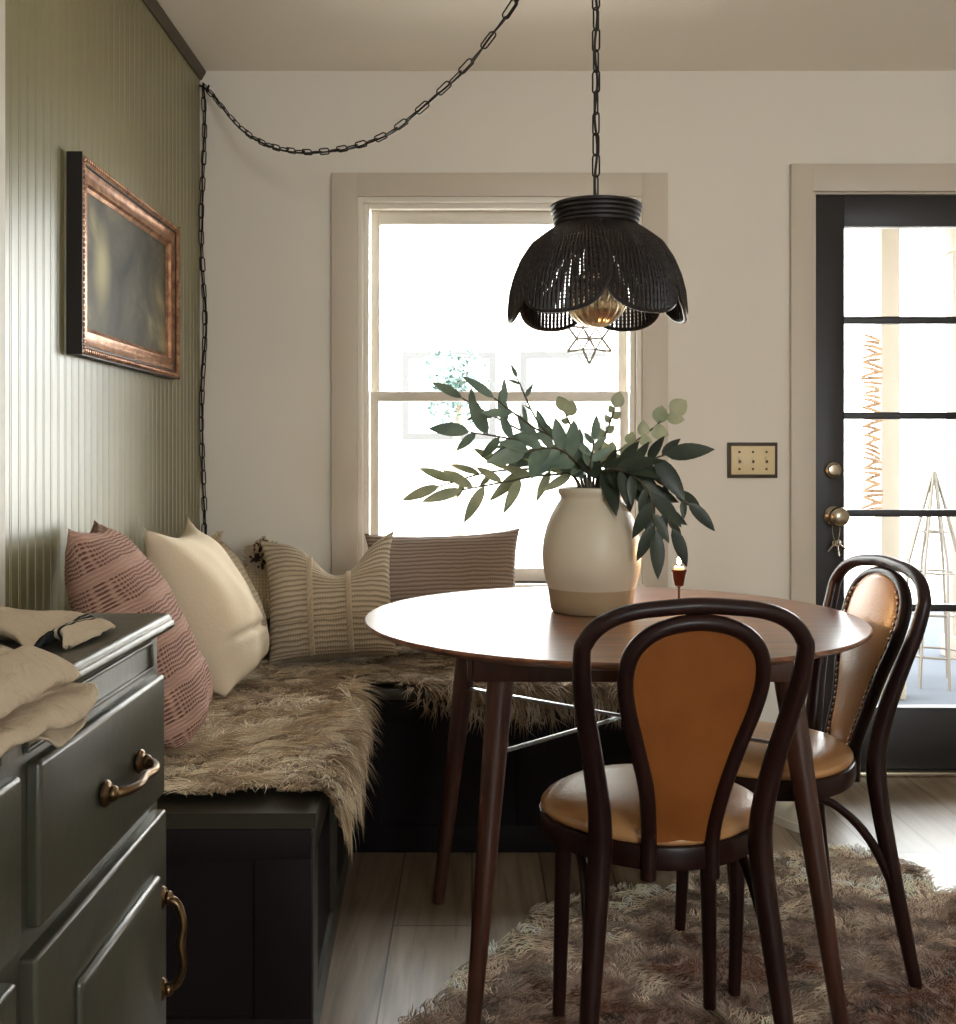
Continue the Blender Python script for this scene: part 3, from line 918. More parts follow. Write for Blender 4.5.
ol = blobby([(-.82, 2.03), (-.60, 2.00), (-.40, 2.015), (-.24, 2.05), (-.21, 2.10), (-.235, 2.22), (-.22, 2.5), (-.25, 2.78), (-.335, 2.95), (-.335, 3.14), (-.68, 3.16), (-.83, 2.95), (-.84, 2.45)], .05, 3)
T = throw('shaggy tan sheepskin on the long bench in front of the cream cushion', ol, 'x', lambda y: BX(y) if y < 2.9 else 99., 20000, 5, GOLD, .06, SEAT + .004, 'sheepskins on the benches')
grow(*T, 5, 420, .066, GOLD, .0015, 1.4, ol)
ol = blobby([(-.35, 3.0), (-.05, 2.91), (.15, 2.89), (.40, 2.90), (.58, 2.93), (.60, 3.2), (.52, 3.5), (.1, 3.52), (-.25, 3.48), (-.35, 3.3)], .03, 8)
T = throw('greyish brown sheepskin on the window bench behind the round table', ol, 'y', lambda x: BF, 15000, 9, GREY, .05, SEAT + .004, 'sheepskins on the benches')
grow(*T, 9, 420, .042, GREY, .0014, 1.0, ol)

# shaggy rug
rp = blobby([(-.20, 1.85), (-.13, 2.06), (.03, 2.36), (.14, 2.55), (.33, 2.68), (.60, 2.78), (.86, 2.94), (1.06, 2.97), (1.15, 2.88), (1.19, 2.70), (1.36, 2.66), (1.6, 2.5), (1.62, 2.0), (1.5, 1.4), (1.0, 1.15), (.4, 1.1), (-.05, 1.3)], .035, 21)
T = throw('shaggy brown and cream rug under the table and chairs', rp, 'x', lambda y: 99., 62000, 13, GOLD, .03, -.006, None)
rug = T[0]; rug.name = 'fur_rug'; tag(rug, cat='rug')
RUG = np.array([s2l(150, 116, 90), s2l(176, 150, 124), s2l(120, 84, 62), s2l(92, 62, 46), s2l(200, 178, 152)])
root, X, P2, A, N, tu, tv = T
ang0 = np.array([1.0 + 1.5 * nz(p[0] * 3, p[1] * 3, 4) for p in P2])
flow = tu * np.cos(ang0)[:, None] + tv * np.sin(ang0)[:, None]
dd, idx, r = fur_fields(A, flow, 1600, 31, .2)
dd[:, 2] = 0
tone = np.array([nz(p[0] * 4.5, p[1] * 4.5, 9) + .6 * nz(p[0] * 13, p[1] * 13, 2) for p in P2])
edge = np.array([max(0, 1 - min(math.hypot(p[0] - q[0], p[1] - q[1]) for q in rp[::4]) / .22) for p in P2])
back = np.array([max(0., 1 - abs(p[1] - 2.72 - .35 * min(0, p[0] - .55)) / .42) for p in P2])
tone = np.clip(.22 + 1.0 * tone + .45 * edge + .55 * back, 0, 1)  # random mottling, plus daylight on the left and far edges painted into the colour
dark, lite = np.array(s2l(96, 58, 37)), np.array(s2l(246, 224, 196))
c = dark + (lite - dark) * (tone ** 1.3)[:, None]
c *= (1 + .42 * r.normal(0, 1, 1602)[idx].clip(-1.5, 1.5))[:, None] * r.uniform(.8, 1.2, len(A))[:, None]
strands('pile', A, N, dd, .021 * r.uniform(.6, 1.25, len(A)), np.full(len(A), .0016), c.clip(0, 1), 'fur', root, curl=.05, xf=X, root_tone=.6)  # darker roots put the pile's self-shadowing into the strand colour
rug.children[0].data.materials[0] = MAT['rugbase']

# ------------------------------------------------------------------ cushions
def cushion(name, label, mat, w, h, t, loc, lean, yaw, roll=0., seed=1, ears=.0, pinch=.10, sag=.06, wr=.012, group='cushions on the benches', n=52, chop=0., chop_at=0., rd=.10, crease=False):
    root = thing(name, label, 'cushion', loc, 0, group)
    R = Matrix.Rotation(yaw, 4, 'Z') @ Matrix.Rotation(-lean, 4, 'X') @ Matrix.Rotation(roll, 4, 'Y')

    def surf(sgn):
        def f(u, v):
            a, c = 2 * u - 1, 2 * v - 1
            ea = (1 - pinch * (1 - abs(c) ** 2.2) * abs(a) ** 3); ec = (1 - pinch * (1 - abs(a) ** 2.2) * abs(c) ** 3)
            x = a * w / 2 * ea; z = c * h / 2 * ec
            if ears:
                k = (abs(a) * abs(c)) ** 6; x *= 1 + ears * k; z *= 1 + ears * k
            if rd:
                k = (abs(a) * abs(c)) ** 3 * rd * (1.0 if c < 0 else .35); x *= 1 - k; z *= 1 - k
            if chop and c > 0: z -= chop * math.exp(-((a - chop_at) / .42) ** 2) * c ** 1.5
            prof = max(0, (1 - a * a)) ** .42 * max(0, (1 - c * c)) ** .42
            if chop and c > 0: prof *= 1 - .35 * math.exp(-((a - chop_at) / .25) ** 2) * c
            # fuller towards the bottom
            th = t / 2 * prof * (1 - sag * 3 * c * .5)
            nn = nz(x * 6 + seed, z * 6, seed) * .6 + nz(x * 15, z * 9 + seed, seed) * .35
            rad = math.sin(6 * math.atan2(c, a) + seed) * (max(abs(a), abs(c)) ** 3) * .6
            th += wr * (nn + rad) * prof ** .6
            if crease: th *= 1 - .16 * math.exp(-((c + .42 + .06 * a) / .035) ** 2)
            y = -sgn * th
            z = z + h / 2
            # the foot of the cushion spreads where it sits
            if z < .05: z = .05 - (.05 - z) * .55
            return R @ Vector((x, y, z))
        return f
    b = M(); b.grid(surf(1), n, n); b.grid(surf(-1), n, n)
    bm_o = b.build('cover', mat, root, angle=180)
    bpy_m = bm_o.data
    bm = bmesh.new(); bm.from_mesh(bpy_m); bmesh.ops.remove_doubles(bm, verts=bm.verts, dist=.0004); bmesh.ops.recalc_face_normals(bm, faces=bm.faces); bm.to_mesh(bpy_m); bm.free()
    for p in bpy_m.polygons: p.use_smooth = True
    return root, R, surf


SZ = SEAT + .022
# pink crochet cushion nearest the sideboard
r1, R1, s1 = cushion('cushion', 'rose pink crochet cushion nearest the sideboard', 'pink', .40, .53, .20, (-.612, 2.36, SZ), .46, math.radians(103), .03, 2, ears=.06, wr=.016)
r3, R3, s3 = cushion('cushion', 'plain cream linen cushion with pointed corners on the long bench', 'linen', .42, .465, .23, (-.615, 2.89, SZ), .43, math.radians(92), .0, 7, ears=.20, wr=.020, rd=.16, crease=True)
r4, R4, s4 = cushion('cushion', 'beige fringed cushion peeking over the cream linen one', 'slub', .34, .40, .16, (-.66, 3.24, SZ), .42, math.radians(88), .0, 9, ears=.03)
r5, R5, s5 = cushion('cushion', 'oat slub cushion with dark tufted flowers in the corner', 'slub', .44, .30, .13, (-.70, 3.42, SZ), .30, math.radians(14), .0, 11)
r6, R6, s6 = cushion('cushion', 'oat ribbed knit cushion with two braided seams in the corner', 'oat', .40, .41, .18, (-.405, 3.13, SZ), .40, math.radians(4), -.07, 13, wr=.018, chop=.13, chop_at=.16, ears=.08)
r8, R8, s8 = cushion('cushion', 'mauve grey ribbed lumbar cushion leaning on the window', 'lumbar', .51, .40, .15, (-.085, 3.36, SZ), .28, math.radians(-2), -.04, 17, ears=.03, wr=.010)


def seam(surf, u0, v0, u1, v1, off, k=34):
    f = surf(1)
    return [f(lerp(u0, u1, i / k), lerp(v0, v1, i / k)) for i in range(k + 1)]


# braided seams on the knit cushion
for uu in (.36, .64):
    b = M(); path = seam(s6, uu, .04, uu + .01, .96, 0, 60)
    for ph in (0, 2 * PI / 3, 4 * PI / 3):
        b.tube([p + Vector((math.cos(i * .9 + ph) * .006, math.sin(i * .9 + ph) * .005 - .004, 0)) for i, p in enumerate(path)], .0042, 6)
    b.build('braid', 'yarn', r6)
for vv in (.33, .68):
    b = M(); b.tube([p + Vector((0, -.001, 0)) for p in seam(s6, .04, vv, .96, vv + .01, 0, 40)], .0035, 6); b.build('seam', 'yarn', r6)


def tuft(parent, c, r, k, mats, seed, name):
    """a yarn pompom of short looped threads; dark centre"""
    q = random.Random(seed)
    for m, share in mats:
        b = M()
        for i in range(int(k * share)):
            d = Vector((q.gauss(0, 1), q.gauss(0, 1), q.gauss(0, 1))).normalized()
            if m == 'dkpom': d = (d + Vector((.5, -1.0, .3))).normalized()
            s = d.orthogonal().normalized()
            rr = r * q.uniform(.75, 1.1)
            b.tube([c + d * rr * .1, c + d * rr * .6 + s * rr * .1, c + d * rr + s * rr * .25 * q.uniform(-1, 1)], [r * .06, r * .085, r * .06], 5)
        b.build(name, m, parent)


f5 = s5(1)
tuft(r5, f5(.58, .96) + Vector((.0, -.01, .026)), .060, 420, (('yarn', .8), ('dkpom', .2)), 3, 'tufted_flower')
tuft(r5, f5(.80, .50) + Vector((0, -.004, 0)), .035, 90, (('dkpom', 1.0),), 4, 'tufted_flower')
tuft(r5, f5(.60, .22) + Vector((0, -.004, 0)), .035, 90, (('dkpom', 1.0),), 5, 'tufted_flower')


def fringe(parent, surf, v, k, ln, mat, seed):
    q = random.Random(seed); b = M(); f = surf(1)
    for i in range(k):
        p = f((i + .5) / k, v)
        b.tube([p, p + Vector((q.uniform(-.004, .004), q.uniform(-.012, .004), ln * .6)), p + Vector((q.uniform(-.012, .012), q.uniform(-.02, .01), ln))], [.0028, .0026, .0012], 5)
    b.build('fringe', mat, parent)


fringe(r4, s4, .985, 70, .026, 'fringe', 2)
# ------------------------------------------------------------------ table
TX, TY, TR, TZ = .302, 2.33, .535, .75
tb = thing('dining_table', 'round walnut dining table with splayed tapered legs', 'table', (TX, TY, 0))
X = W(tb)
b = M()
b.lathe([(TR - .06, TZ - .022), (TR - .03, TZ - .019), (TR - .008, TZ - .012), (TR, TZ - .006), (TR, TZ - .003), (TR - .003, TZ)], (TX, TY, 0), 128)
b.build('tabletop', 'walnut', tb, xf=X, angle=30)
LEGS = [((.060, 2.065), (0.0, 2.02)), ((.600, 2.065), (.70, 2.02)), ((.0, 2.57), (-.083, 2.632)), ((.585, 2.60), (.655, 2.66))]
# curved apron between the leg tops
ring = [(TX - .30, TY - .295), (TX + .30, TY - .295), (TX + .29, TY + .275), (TX - .31, TY + .26)]
b = M()
for i in range(4):
    p, q = ring[i], ring[(i + 1) % 4]
    dx, dy = q[0] - p[0], q[1] - p[1]; L_ = math.hypot(dx, dy); ang = math.atan2(dy, dx)
    b.box(-L_ / 2, L_ / 2, -.010, .010, TZ - .080, TZ - .020, .002, mat=Matrix.Translation(((p[0] + q[0]) / 2, (p[1] + q[1]) / 2, 0)) @ Matrix.Rotation(ang, 4, 'Z'))
b.build('apron', 'leg', tb, xf=X)
mids = []
for (tp, ft) in LEGS:
    b = M(); k = 14
    a, c = Vector((tp[0], tp[1], TZ - .022)), Vector((ft[0], ft[1], 0.0))
    b.tube([a.lerp(c, i / k) for i in range(k + 1)], [lerp(.0275, .0145, (i / k)) for i in range(k + 1)], 20)
    b.build('leg', 'leg', tb, xf=X)
    mids.append(a.lerp(c, (TZ - .022 - .533) / (TZ - .022)))
for i, j, dz in ((0, 3, -.0055), (1, 2, .0055)):
    b = M(); b.tube([mids[i] + Vector((0, 0, dz)), mids[j] + Vector((0, 0, dz))], .0035, 12, flat=2.4); b.build('strut', 'strut', tb, xf=X)

# ------------------------------------------------------------------ crock, branches, candle
VX, VY = .268, 2.40
vc = thing('stoneware_crock', 'cream stoneware crock with a bare clay foot on the round table', 'vase', (VX, VY, TZ))
b = M()
P = [(.098, .054), (.104, .075), (.109, .10), (.1105, .13), (.108, .16), (.101, .19), (.091, .215), (.080, .235), (.073, .246), (.069, .252), (.0695, .258), (.074, .264), (.0755, .270), (.074, .276), (.069, .278), (.063, .276), (.062, .262), (.072, .24), (.094, .18), (.10, .10), (.09, .03), (.02, .02)]
b.lathe(P, (0, 0, 0), 64, caps=False); b.build('glazed_body', 'glaze', vc)
b = M(); b.lathe([(.02, .001), (.086, .0008), (.091, .006), (.0945, .03), (.098, .0545), (.094, .0545), (.05, .03), (.02, .02)], (0, 0, 0), 64, caps=False); b.build('bare_foot', 'clay', vc)


def leaf(bm, p, d, up, L_, wd, curl):
    """one leaf blade from p along d"""
    d = d.normalized(); s = d.cross(up); s = s.normalized() if s.length > 1e-4 else d.orthogonal().normalized(); nrm = s.cross(d).normalized()
    K = 7; vs = []; fs = []
    for i in range(K + 1):
        t = i / K
        ww = wd * (math.sin(PI * min(1, t ** .8)) ** .8) if 0 < t < 1 else 0.0005
        c = p + d * (L_ * t) - nrm * (curl * L_ * t * t)
        vs += [c - s * ww / 2 + nrm * ww * .14, c, c + s * ww / 2 + nrm * ww * .14]
    for i in range(K):
        for j in range(2): fs.append((i * 3 + j, i * 3 + j + 1, i * 3 + j + 4, i * 3 + j + 3))
    bm.add(vs, fs)


def branch(label, pts, mat, n, L_, wd, seed, droop=.3, tip_only=0., r0=.0036, group='eucalyptus stems in the crock', spread=.75):
    q = random.Random(seed)
    base = Vector((VX + q.uniform(-.03, .03), VY + q.uniform(-.03, .03), TZ + .05))
    neck = Vector((VX, VY, TZ + .275)).lerp(Vector(pts[0]), .28); neck.z = TZ + .282
    hd = Vector((neck.x - VX, neck.y - VY, 0))
    if hd.length > .045: hd = hd.normalized() * .045; neck.x = VX + hd.x; neck.y = VY + hd.y
    path = smooth_path([base, neck] + [Vector(p) for p in pts], 30)
    root = thing('eucalyptus_branch', label, 'branch', base, 0, group); X = W(root)
    b = M(); b.tube(path, [lerp(r0, .0019, i / 30) for i in range(31)], 6); b.build('stem', 'stem', root, xf=X)
    b = M()
    i0 = 30 * 2 / (len(pts) + 1) * .5
    for i in range(n):
        t = max(.30, tip_only) + (1 - max(.30, tip_only)) * (i + .5) / n if n > 1 else 1
        k = min(29, int(t * 30)); p = path[k]; tg = (path[k + 1] - path[k]).normalized()
        side = tg.cross(Vector((0, -1, 0.2))).normalized() * (1 if i % 2 else -1)
        out = Vector((q.uniform(-.3, .3), q.uniform(-.6, .35), q.uniform(-.3, .3)))
        dr = (tg * .75 + side * spread + out * .7 + Vector((0, 0, -droop))).normalized()
        up = Vector((q.uniform(-.35, .35), -1 + q.uniform(-.3, .4), q.uniform(-.1, .7))).normalized()
        s = q.uniform(.5, 1.08)
        leaf(b, p, dr, up, L_ * s, wd * s, q.uniform(-.05, .25))
    tg = (path[30] - path[28]).normalized()
    leaf(b, path[30], tg + Vector((0, 0, -droop * .4)), Vector((.2, -1, .3)), L_, wd, .1)
    b.build('foliage', mat, root, xf=X, angle=180)


A_ = at
branch('pale low branch reaching farthest left out of the crock', [A_(545, 470, 2.42), A_(490, 472, 2.45), A_(440, 486, 2.47)], 'leafp', 10, .100, .026, 1, .12)
branch('pale drooping branch just under the low left one', [A_(550, 475, 2.38), A_(505, 482, 2.36), A_(462, 490, 2.36)], 'leafp', 8, .095, .026, 2, .2)
branch('grey green leafy branch at mid height on the left', [A_(560, 455, 2.40), A_(515, 440, 2.40), A_(470, 432, 2.42)], 'leafm', 11, .10, .034, 3, .1)
branch('grey green branch with one long leaf reaching up and left', [A_(560, 450, 2.44), A_(510, 425, 2.46), A_(462, 398, 2.48)], 'leafm', 6, .085, .024, 4, .0, .45)
branch('narrow leaved branch pointing up left of the tall sprig', [A_(570, 450, 2.36), A_(530, 425, 2.34), A_(494, 398, 2.33)], 'leafm', 8, .085, .022, 5, .05)
branch('thin tall sprig with tiny leaves at its tip', [A_(575, 460, 2.42), A_(540, 425, 2.42), A_(517, 378, 2.42)], 'leafm', 5, .035, .011, 6, -.2, .7)
branch('bushy grey green branch leaning over the crock mouth', [A_(575, 462, 2.33), A_(555, 448, 2.30), A_(525, 452, 2.27)], 'leafm', 14, .09, .036, 7, .15, r0=.003)
branch('upright sprig with a round pale leaf in front of the window', [A_(582, 460, 2.42), A_(572, 430, 2.42), A_(565, 412, 2.43)], 'leafp', 4, .042, .034, 8, -.1, .6)
branch('upright sprig with rounded yellowish leaves beside the window frame', [A_(598, 455, 2.42), A_(608, 428, 2.42), A_(615, 408, 2.42)], 'leafp', 5, .040, .032, 9, -.2, .6)
branch('rounded pale leafed branch leaning right above the crock', [A_(608, 458, 2.44), A_(640, 438, 2.46), A_(670, 414, 2.48)], 'leafp', 12, .055, .044, 10, .0)
branch('dark green branch leaning right over the crock rim', [A_(612, 468, 2.34), A_(640, 462, 2.32), A_(665, 455, 2.30)], 'leaf', 11, .105, .038, 11, .35)
branch('dark green branch drooping to the far right', [A_(615, 470, 2.36), A_(652, 478, 2.34), A_(688, 503, 2.33)], 'leaf', 12, .085, .030, 12, .45)
branch('dark green branch hanging down the right side of the crock', [A_(620, 470, 2.31), A_(648, 490, 2.28), A_(655, 530, 2.27)], 'leaf', 12, .105, .034, 13, .6)
branch('dark green branch hanging toward the candle flame', [A_(620, 472, 2.38), A_(655, 500, 2.38), A_(672, 528, 2.38)], 'leaf', 9, .095, .032, 14, .6)
branch('short dark sprig in the middle of the crock mouth', [A_(590, 468, 2.32), A_(592, 455, 2.31), A_(594, 440, 2.30)], 'leafm', 7, .055, .020, 15, .0)

CDX, CDY = .478, 2.47
cd = thing('candlestick', 'slim copper candlestick with a lit candle behind the front chair', 'candle holder', (CDX, CDY, TZ))
b = M(); b.lathe([(.030, .0006), (.031, .003), (.026, .006), (.008, .009), (.0035, .014), (.0032, .052)], (0, 0, 0), 28); b.build('base', 'copper', cd)
b = M(); b.lathe([(.004, .046), (.011, .049), (.013, .058), (.0165, .079), (.0185, .083), (.0185, .086), (.0145, .086), (.0125, .080)], (0, 0, 0), 28); b.build('cup', 'copper', cd)
b = M(); b.lathe([(.0112, .078), (.0118, .090), (.0105, .092), (.002, .0915)], (0, 0, 0), 24); cn = b.build('candle', 'wax', cd)
b = M(); b.tube([(0, 0, .091), (0, 0, .098)], .0008, 6); b.build('wick', 'cord', cn)
b = M(); b.lathe([(.0004, .095), (.0035, .099), (.0045, .103), (.0036, .109), (.0014, .116), (.0003, .121)], (0, 0, 0), 16); b.build('flame', 'flame', cn)
fl = bpy.data.lights.new('candle_glow', 'POINT'); fl.energy = 2.6; fl.color = (1, .55, .22); fl.shadow_soft_size = .01
fo = bpy.data.objects.new('candle_glow', fl); COL.objects.link(fo); fo.location = (CDX, CDY, TZ + .128)

# ------------------------------------------------------------------ pendant lamp and its swagged chain
LX, LY = .27, 2.33
lp = thing('pendant_lamp', 'dark wicker petal pendant lamp on a swagged black chain', 'lamp', (LX, LY, ZC))
X = W(lp)
zt, zn = 1.641, 1.592
sh = M()
sh.lathe([(.0965, zt), (.094, zt - .004), (.090, zt - .025), (.085, zn - .002), (.081, zn - .002), (.086, zt - .025), (.090, zt - .006), (.0925, zt - .001)], (LX, LY, 0), 56, caps=False)
for k in range(6):
    z = lerp(zt - .002, zn, k / 5); r = lerp(.096, .086, k / 5)
    sh.tube([(LX + r * math.cos(a), LY + r * math.sin(a), z) for a in [2 * PI * i / 48 for i in range(48)]], .0045, 6, closed=True)
sh.build('collar', 'wicker', lp, xf=X)
PHI0 = PI / 2 * 3       # a notch faces the camera


def shade_r(z):
    pts = [(1.600, .078), (1.582, .106), (1.557, .138), (1.522, .160), (1.485, .174), (1.45, .182), (1.41, .184), (1.37, .180)]
    for i in range(len(pts) - 1):
        if pts[i + 1][0] <= z <= pts[i][0]:
            return lerp(pts[i][1], pts[i + 1][1], (pts[i][0] - z) / (pts[i][0] - pts[i + 1][0]))
    return .078 if z > 1.58 else .180


NP = 6
for p in range(NP):
    a0 = PHI0 + 2 * PI * p / NP; half = PI / NP
    b = M()
    lowz = lambda q: 1.392 + .066 * (1 - max(0, 1 - abs(q) ** 2.4) ** .5)      # q in -1..1 across the petal
    off = .004 if p % 2 else 0
    NR = 23
    rim = []
    for i in range(NR):
        q = -1.08 + 2.16 * i / (NR - 1)
        qq = max(-1, min(1, q))
        zl = lowz(qq)
        path = []
        for s in range(15):
            t = s / 14
            z = lerp(1.597, zl, t)
            # reeds fan out from the middle of the collar to the scalloped edge
            fan = lerp(.82, 1.0, min(1, t * 1.6))
            a = a0 + half + q * half * fan
            r = shade_r(z) + off + .006 * (1 - q * q) * t
            path.append((LX + r * math.cos(a), LY + r * math.sin(a), z))
        b.tube(path, [.0028 + .0012 * (s / 14) for s in range(15)], 5)
        rim.append(path[-1])
    b.tube(rim, .0046, 6)
    # cross weave: thin strands going over and under
    for k in range(24):
        t = .02 + .96 * k / 23
        line = []
        for i in range(NR):
            q = -1.05 + 2.10 * i / (NR - 1); qq = max(-1, min(1, q)); zl = lowz(qq)
            z = lerp(1.597, zl, t); fan = lerp(.82, 1.0, min(1, t * 1.6)); a = a0 + half + q * half * fan
            r = shade_r(z) + off + .006 * (1 - q * q) * t + (.003 if (i + k) % 2 else -.003)
            line.append((LX + r * math.cos(a), LY + r * math.sin(a), z))
        b.tube(line, .0016, 4)
    b.build('petal', 'wicker', lp, xf=X)
b = M(); b.lathe([(.02, 1.585), (.021, 1.56), (.021, 1.515), (.017, 1.505)], (LX, LY, 0), 24); b.tube([(LX, LY, zt + .01), (LX, LY, 1.585)], .006, 8)
for k in range(3):
    a = 2 * PI * k / 3 + .4; b.tube([(LX, LY, 1.622), (LX + .088 * math.cos(a), LY + .088 * math.sin(a), 1.620)], .003, 6)
b.build('socket', 'blackmetal', lp, xf=X)
b = M()
R_ = .062
prof = [(max(.004, R_ * math.sin(PI * i / 20)), 1.440 + R_ * 1.02 * math.cos(PI * i / 20)) for i in range(21)]
b.lathe(prof, (LX, LY, 0), 96, ripple=lambda a, z: 1 + .085 * abs(math.sin(a * 9)))
b.build('bulb', 'bulb', lp, xf=X)

hook = Vector((LX, LY, ZC)); cornr = Vector((XL + .016, YB - .022, 2.365))
tpts = [(0, cornr.z), (.178, 2.12), (.341, 2.008), (.50, 1.965), (.612, 1.976), (.769, 2.068), (.864, 2.175), (.94, 2.29), (1, ZC - .03)]
ctrl = [Vector((lerp(cornr.x, LX, t), lerp(cornr.y, LY, t), z)) for t, z in tpts]
swag = smooth_path(ctrl, 400)
down = [cornr.lerp(Vector((cornr.x, cornr.y, .50)), i / 200) + Vector((.006 * math.sin(i * .09), -.004 * math.sin(i * .05), 0)) for i in range(201)]
drop = [Vector((LX, LY, ZC - .03)).lerp(Vector((LX, LY, zt + .005)), i / 200) for i in range(201)]


def resample(path, step):
    out = [path[0].copy()]; acc = 0
    for i in range(1, len(path)):
        seg = path[i] - path[i - 1]; L_ = seg.length
        while acc + L_ >= step:
            t = (step - acc) / L_; p = path[i - 1] + seg * t; out.append(p.copy())
            path[i - 1] = p; seg = path[i] - p; L_ = seg.length; acc = 0
        acc += L_
    return out


lm = M()
ln, wd, rr = .050, .0165, .0019
st = []
hw = wd / 2; hl = ln / 2 - hw
for i in range(9): a = -PI / 2 + PI * i / 8; st.append((hl + hw * math.cos(a), hw * math.sin(a)))
for i in range(9): a = PI / 2 + PI * i / 8; st.append((-hl + hw * math.cos(a), hw * math.sin(a)))
lm.tube([(x, y, 0) for x, y in st], rr, 7, closed=True, up=(0, 0, 1))
# the chain: an iron hook on the ceiling, one in the corner, the links and a cord threaded through
ch = M()
allcord = swag[::8] + []
ch.tube([p + Vector((.004 * math.sin(i * .8), .004 * math.cos(i * .8), -.003)) for i, p in enumerate(swag[::6])], .0028, 6)
ch.tube([p + Vector((.004 * math.sin(i * .8), .004 * math.cos(i * .8), 0)) for i, p in enumerate(down[::5])], .0028, 6)
ch.tube([p + Vector((.003 * math.sin(i * .8), .003 * math.cos(i * .8), 0)) for i, p in enumerate(drop[::5])], .0028, 6)
ch = ch.build('cord', 'cord', lp, xf=X)
first = None
cnt = 0
for path in (drop, swag, down):
    path = [p.copy() for p in path]
    pts = resample(path, .0455)
    for i in range(len(pts) - 1):
        if cnt >= 100: break
        mid = (pts[i] + pts[i + 1]) / 2; tg = (pts[i + 1] - pts[i]).normalized()
        s = tg.cross(Vector((.3, 1, .2))).normalized(); u = tg.cross(s)
        a = .5 + (PI / 2 if i % 2 else 0) + rnd.uniform(-.25, .25)
        ya = s * math.cos(a) + u * math.sin(a); za = tg.cross(ya)
        Mx = Matrix((tg, ya, za)).transposed().to_4x4(); Mx.translation = mid - lp.location
        if first is None:
            first = lm.build('link', 'blackmetal', lp); o = first
        else:
            o = first.copy(); COL.objects.link(o); o.parent = lp
        o.matrix_local = Mx; cnt += 1
for nm, p in (('ceiling_hook', Vector((LX, LY, ZC))), ):
    b = M(); b.lathe([(.022, ZC - .0005), (.022, ZC - .004), (.008, ZC - .010), (.004, ZC - .012)], (LX, LY, 0), 20)
    b.tube([(LX, LY, ZC - .010), (LX + .014, LY, ZC - .018), (LX + .016, LY, ZC - .032), (LX, LY, ZC - .042), (LX - .012, LY, ZC - .036)], .0035, 8)
    b.build('ceiling_hook', 'blackmetal', lp, xf=X)
b = M(); b.tube([(XL + .003, YB - .020, 2.365), (XL + .022, YB - .022, 2.352), (XL + .034, YB - .026, 2.350), (XL + .038, YB - .028, 2.362)], .0035, 8)
b.build('wall_hook', 'blackmetal', lp, xf=X)

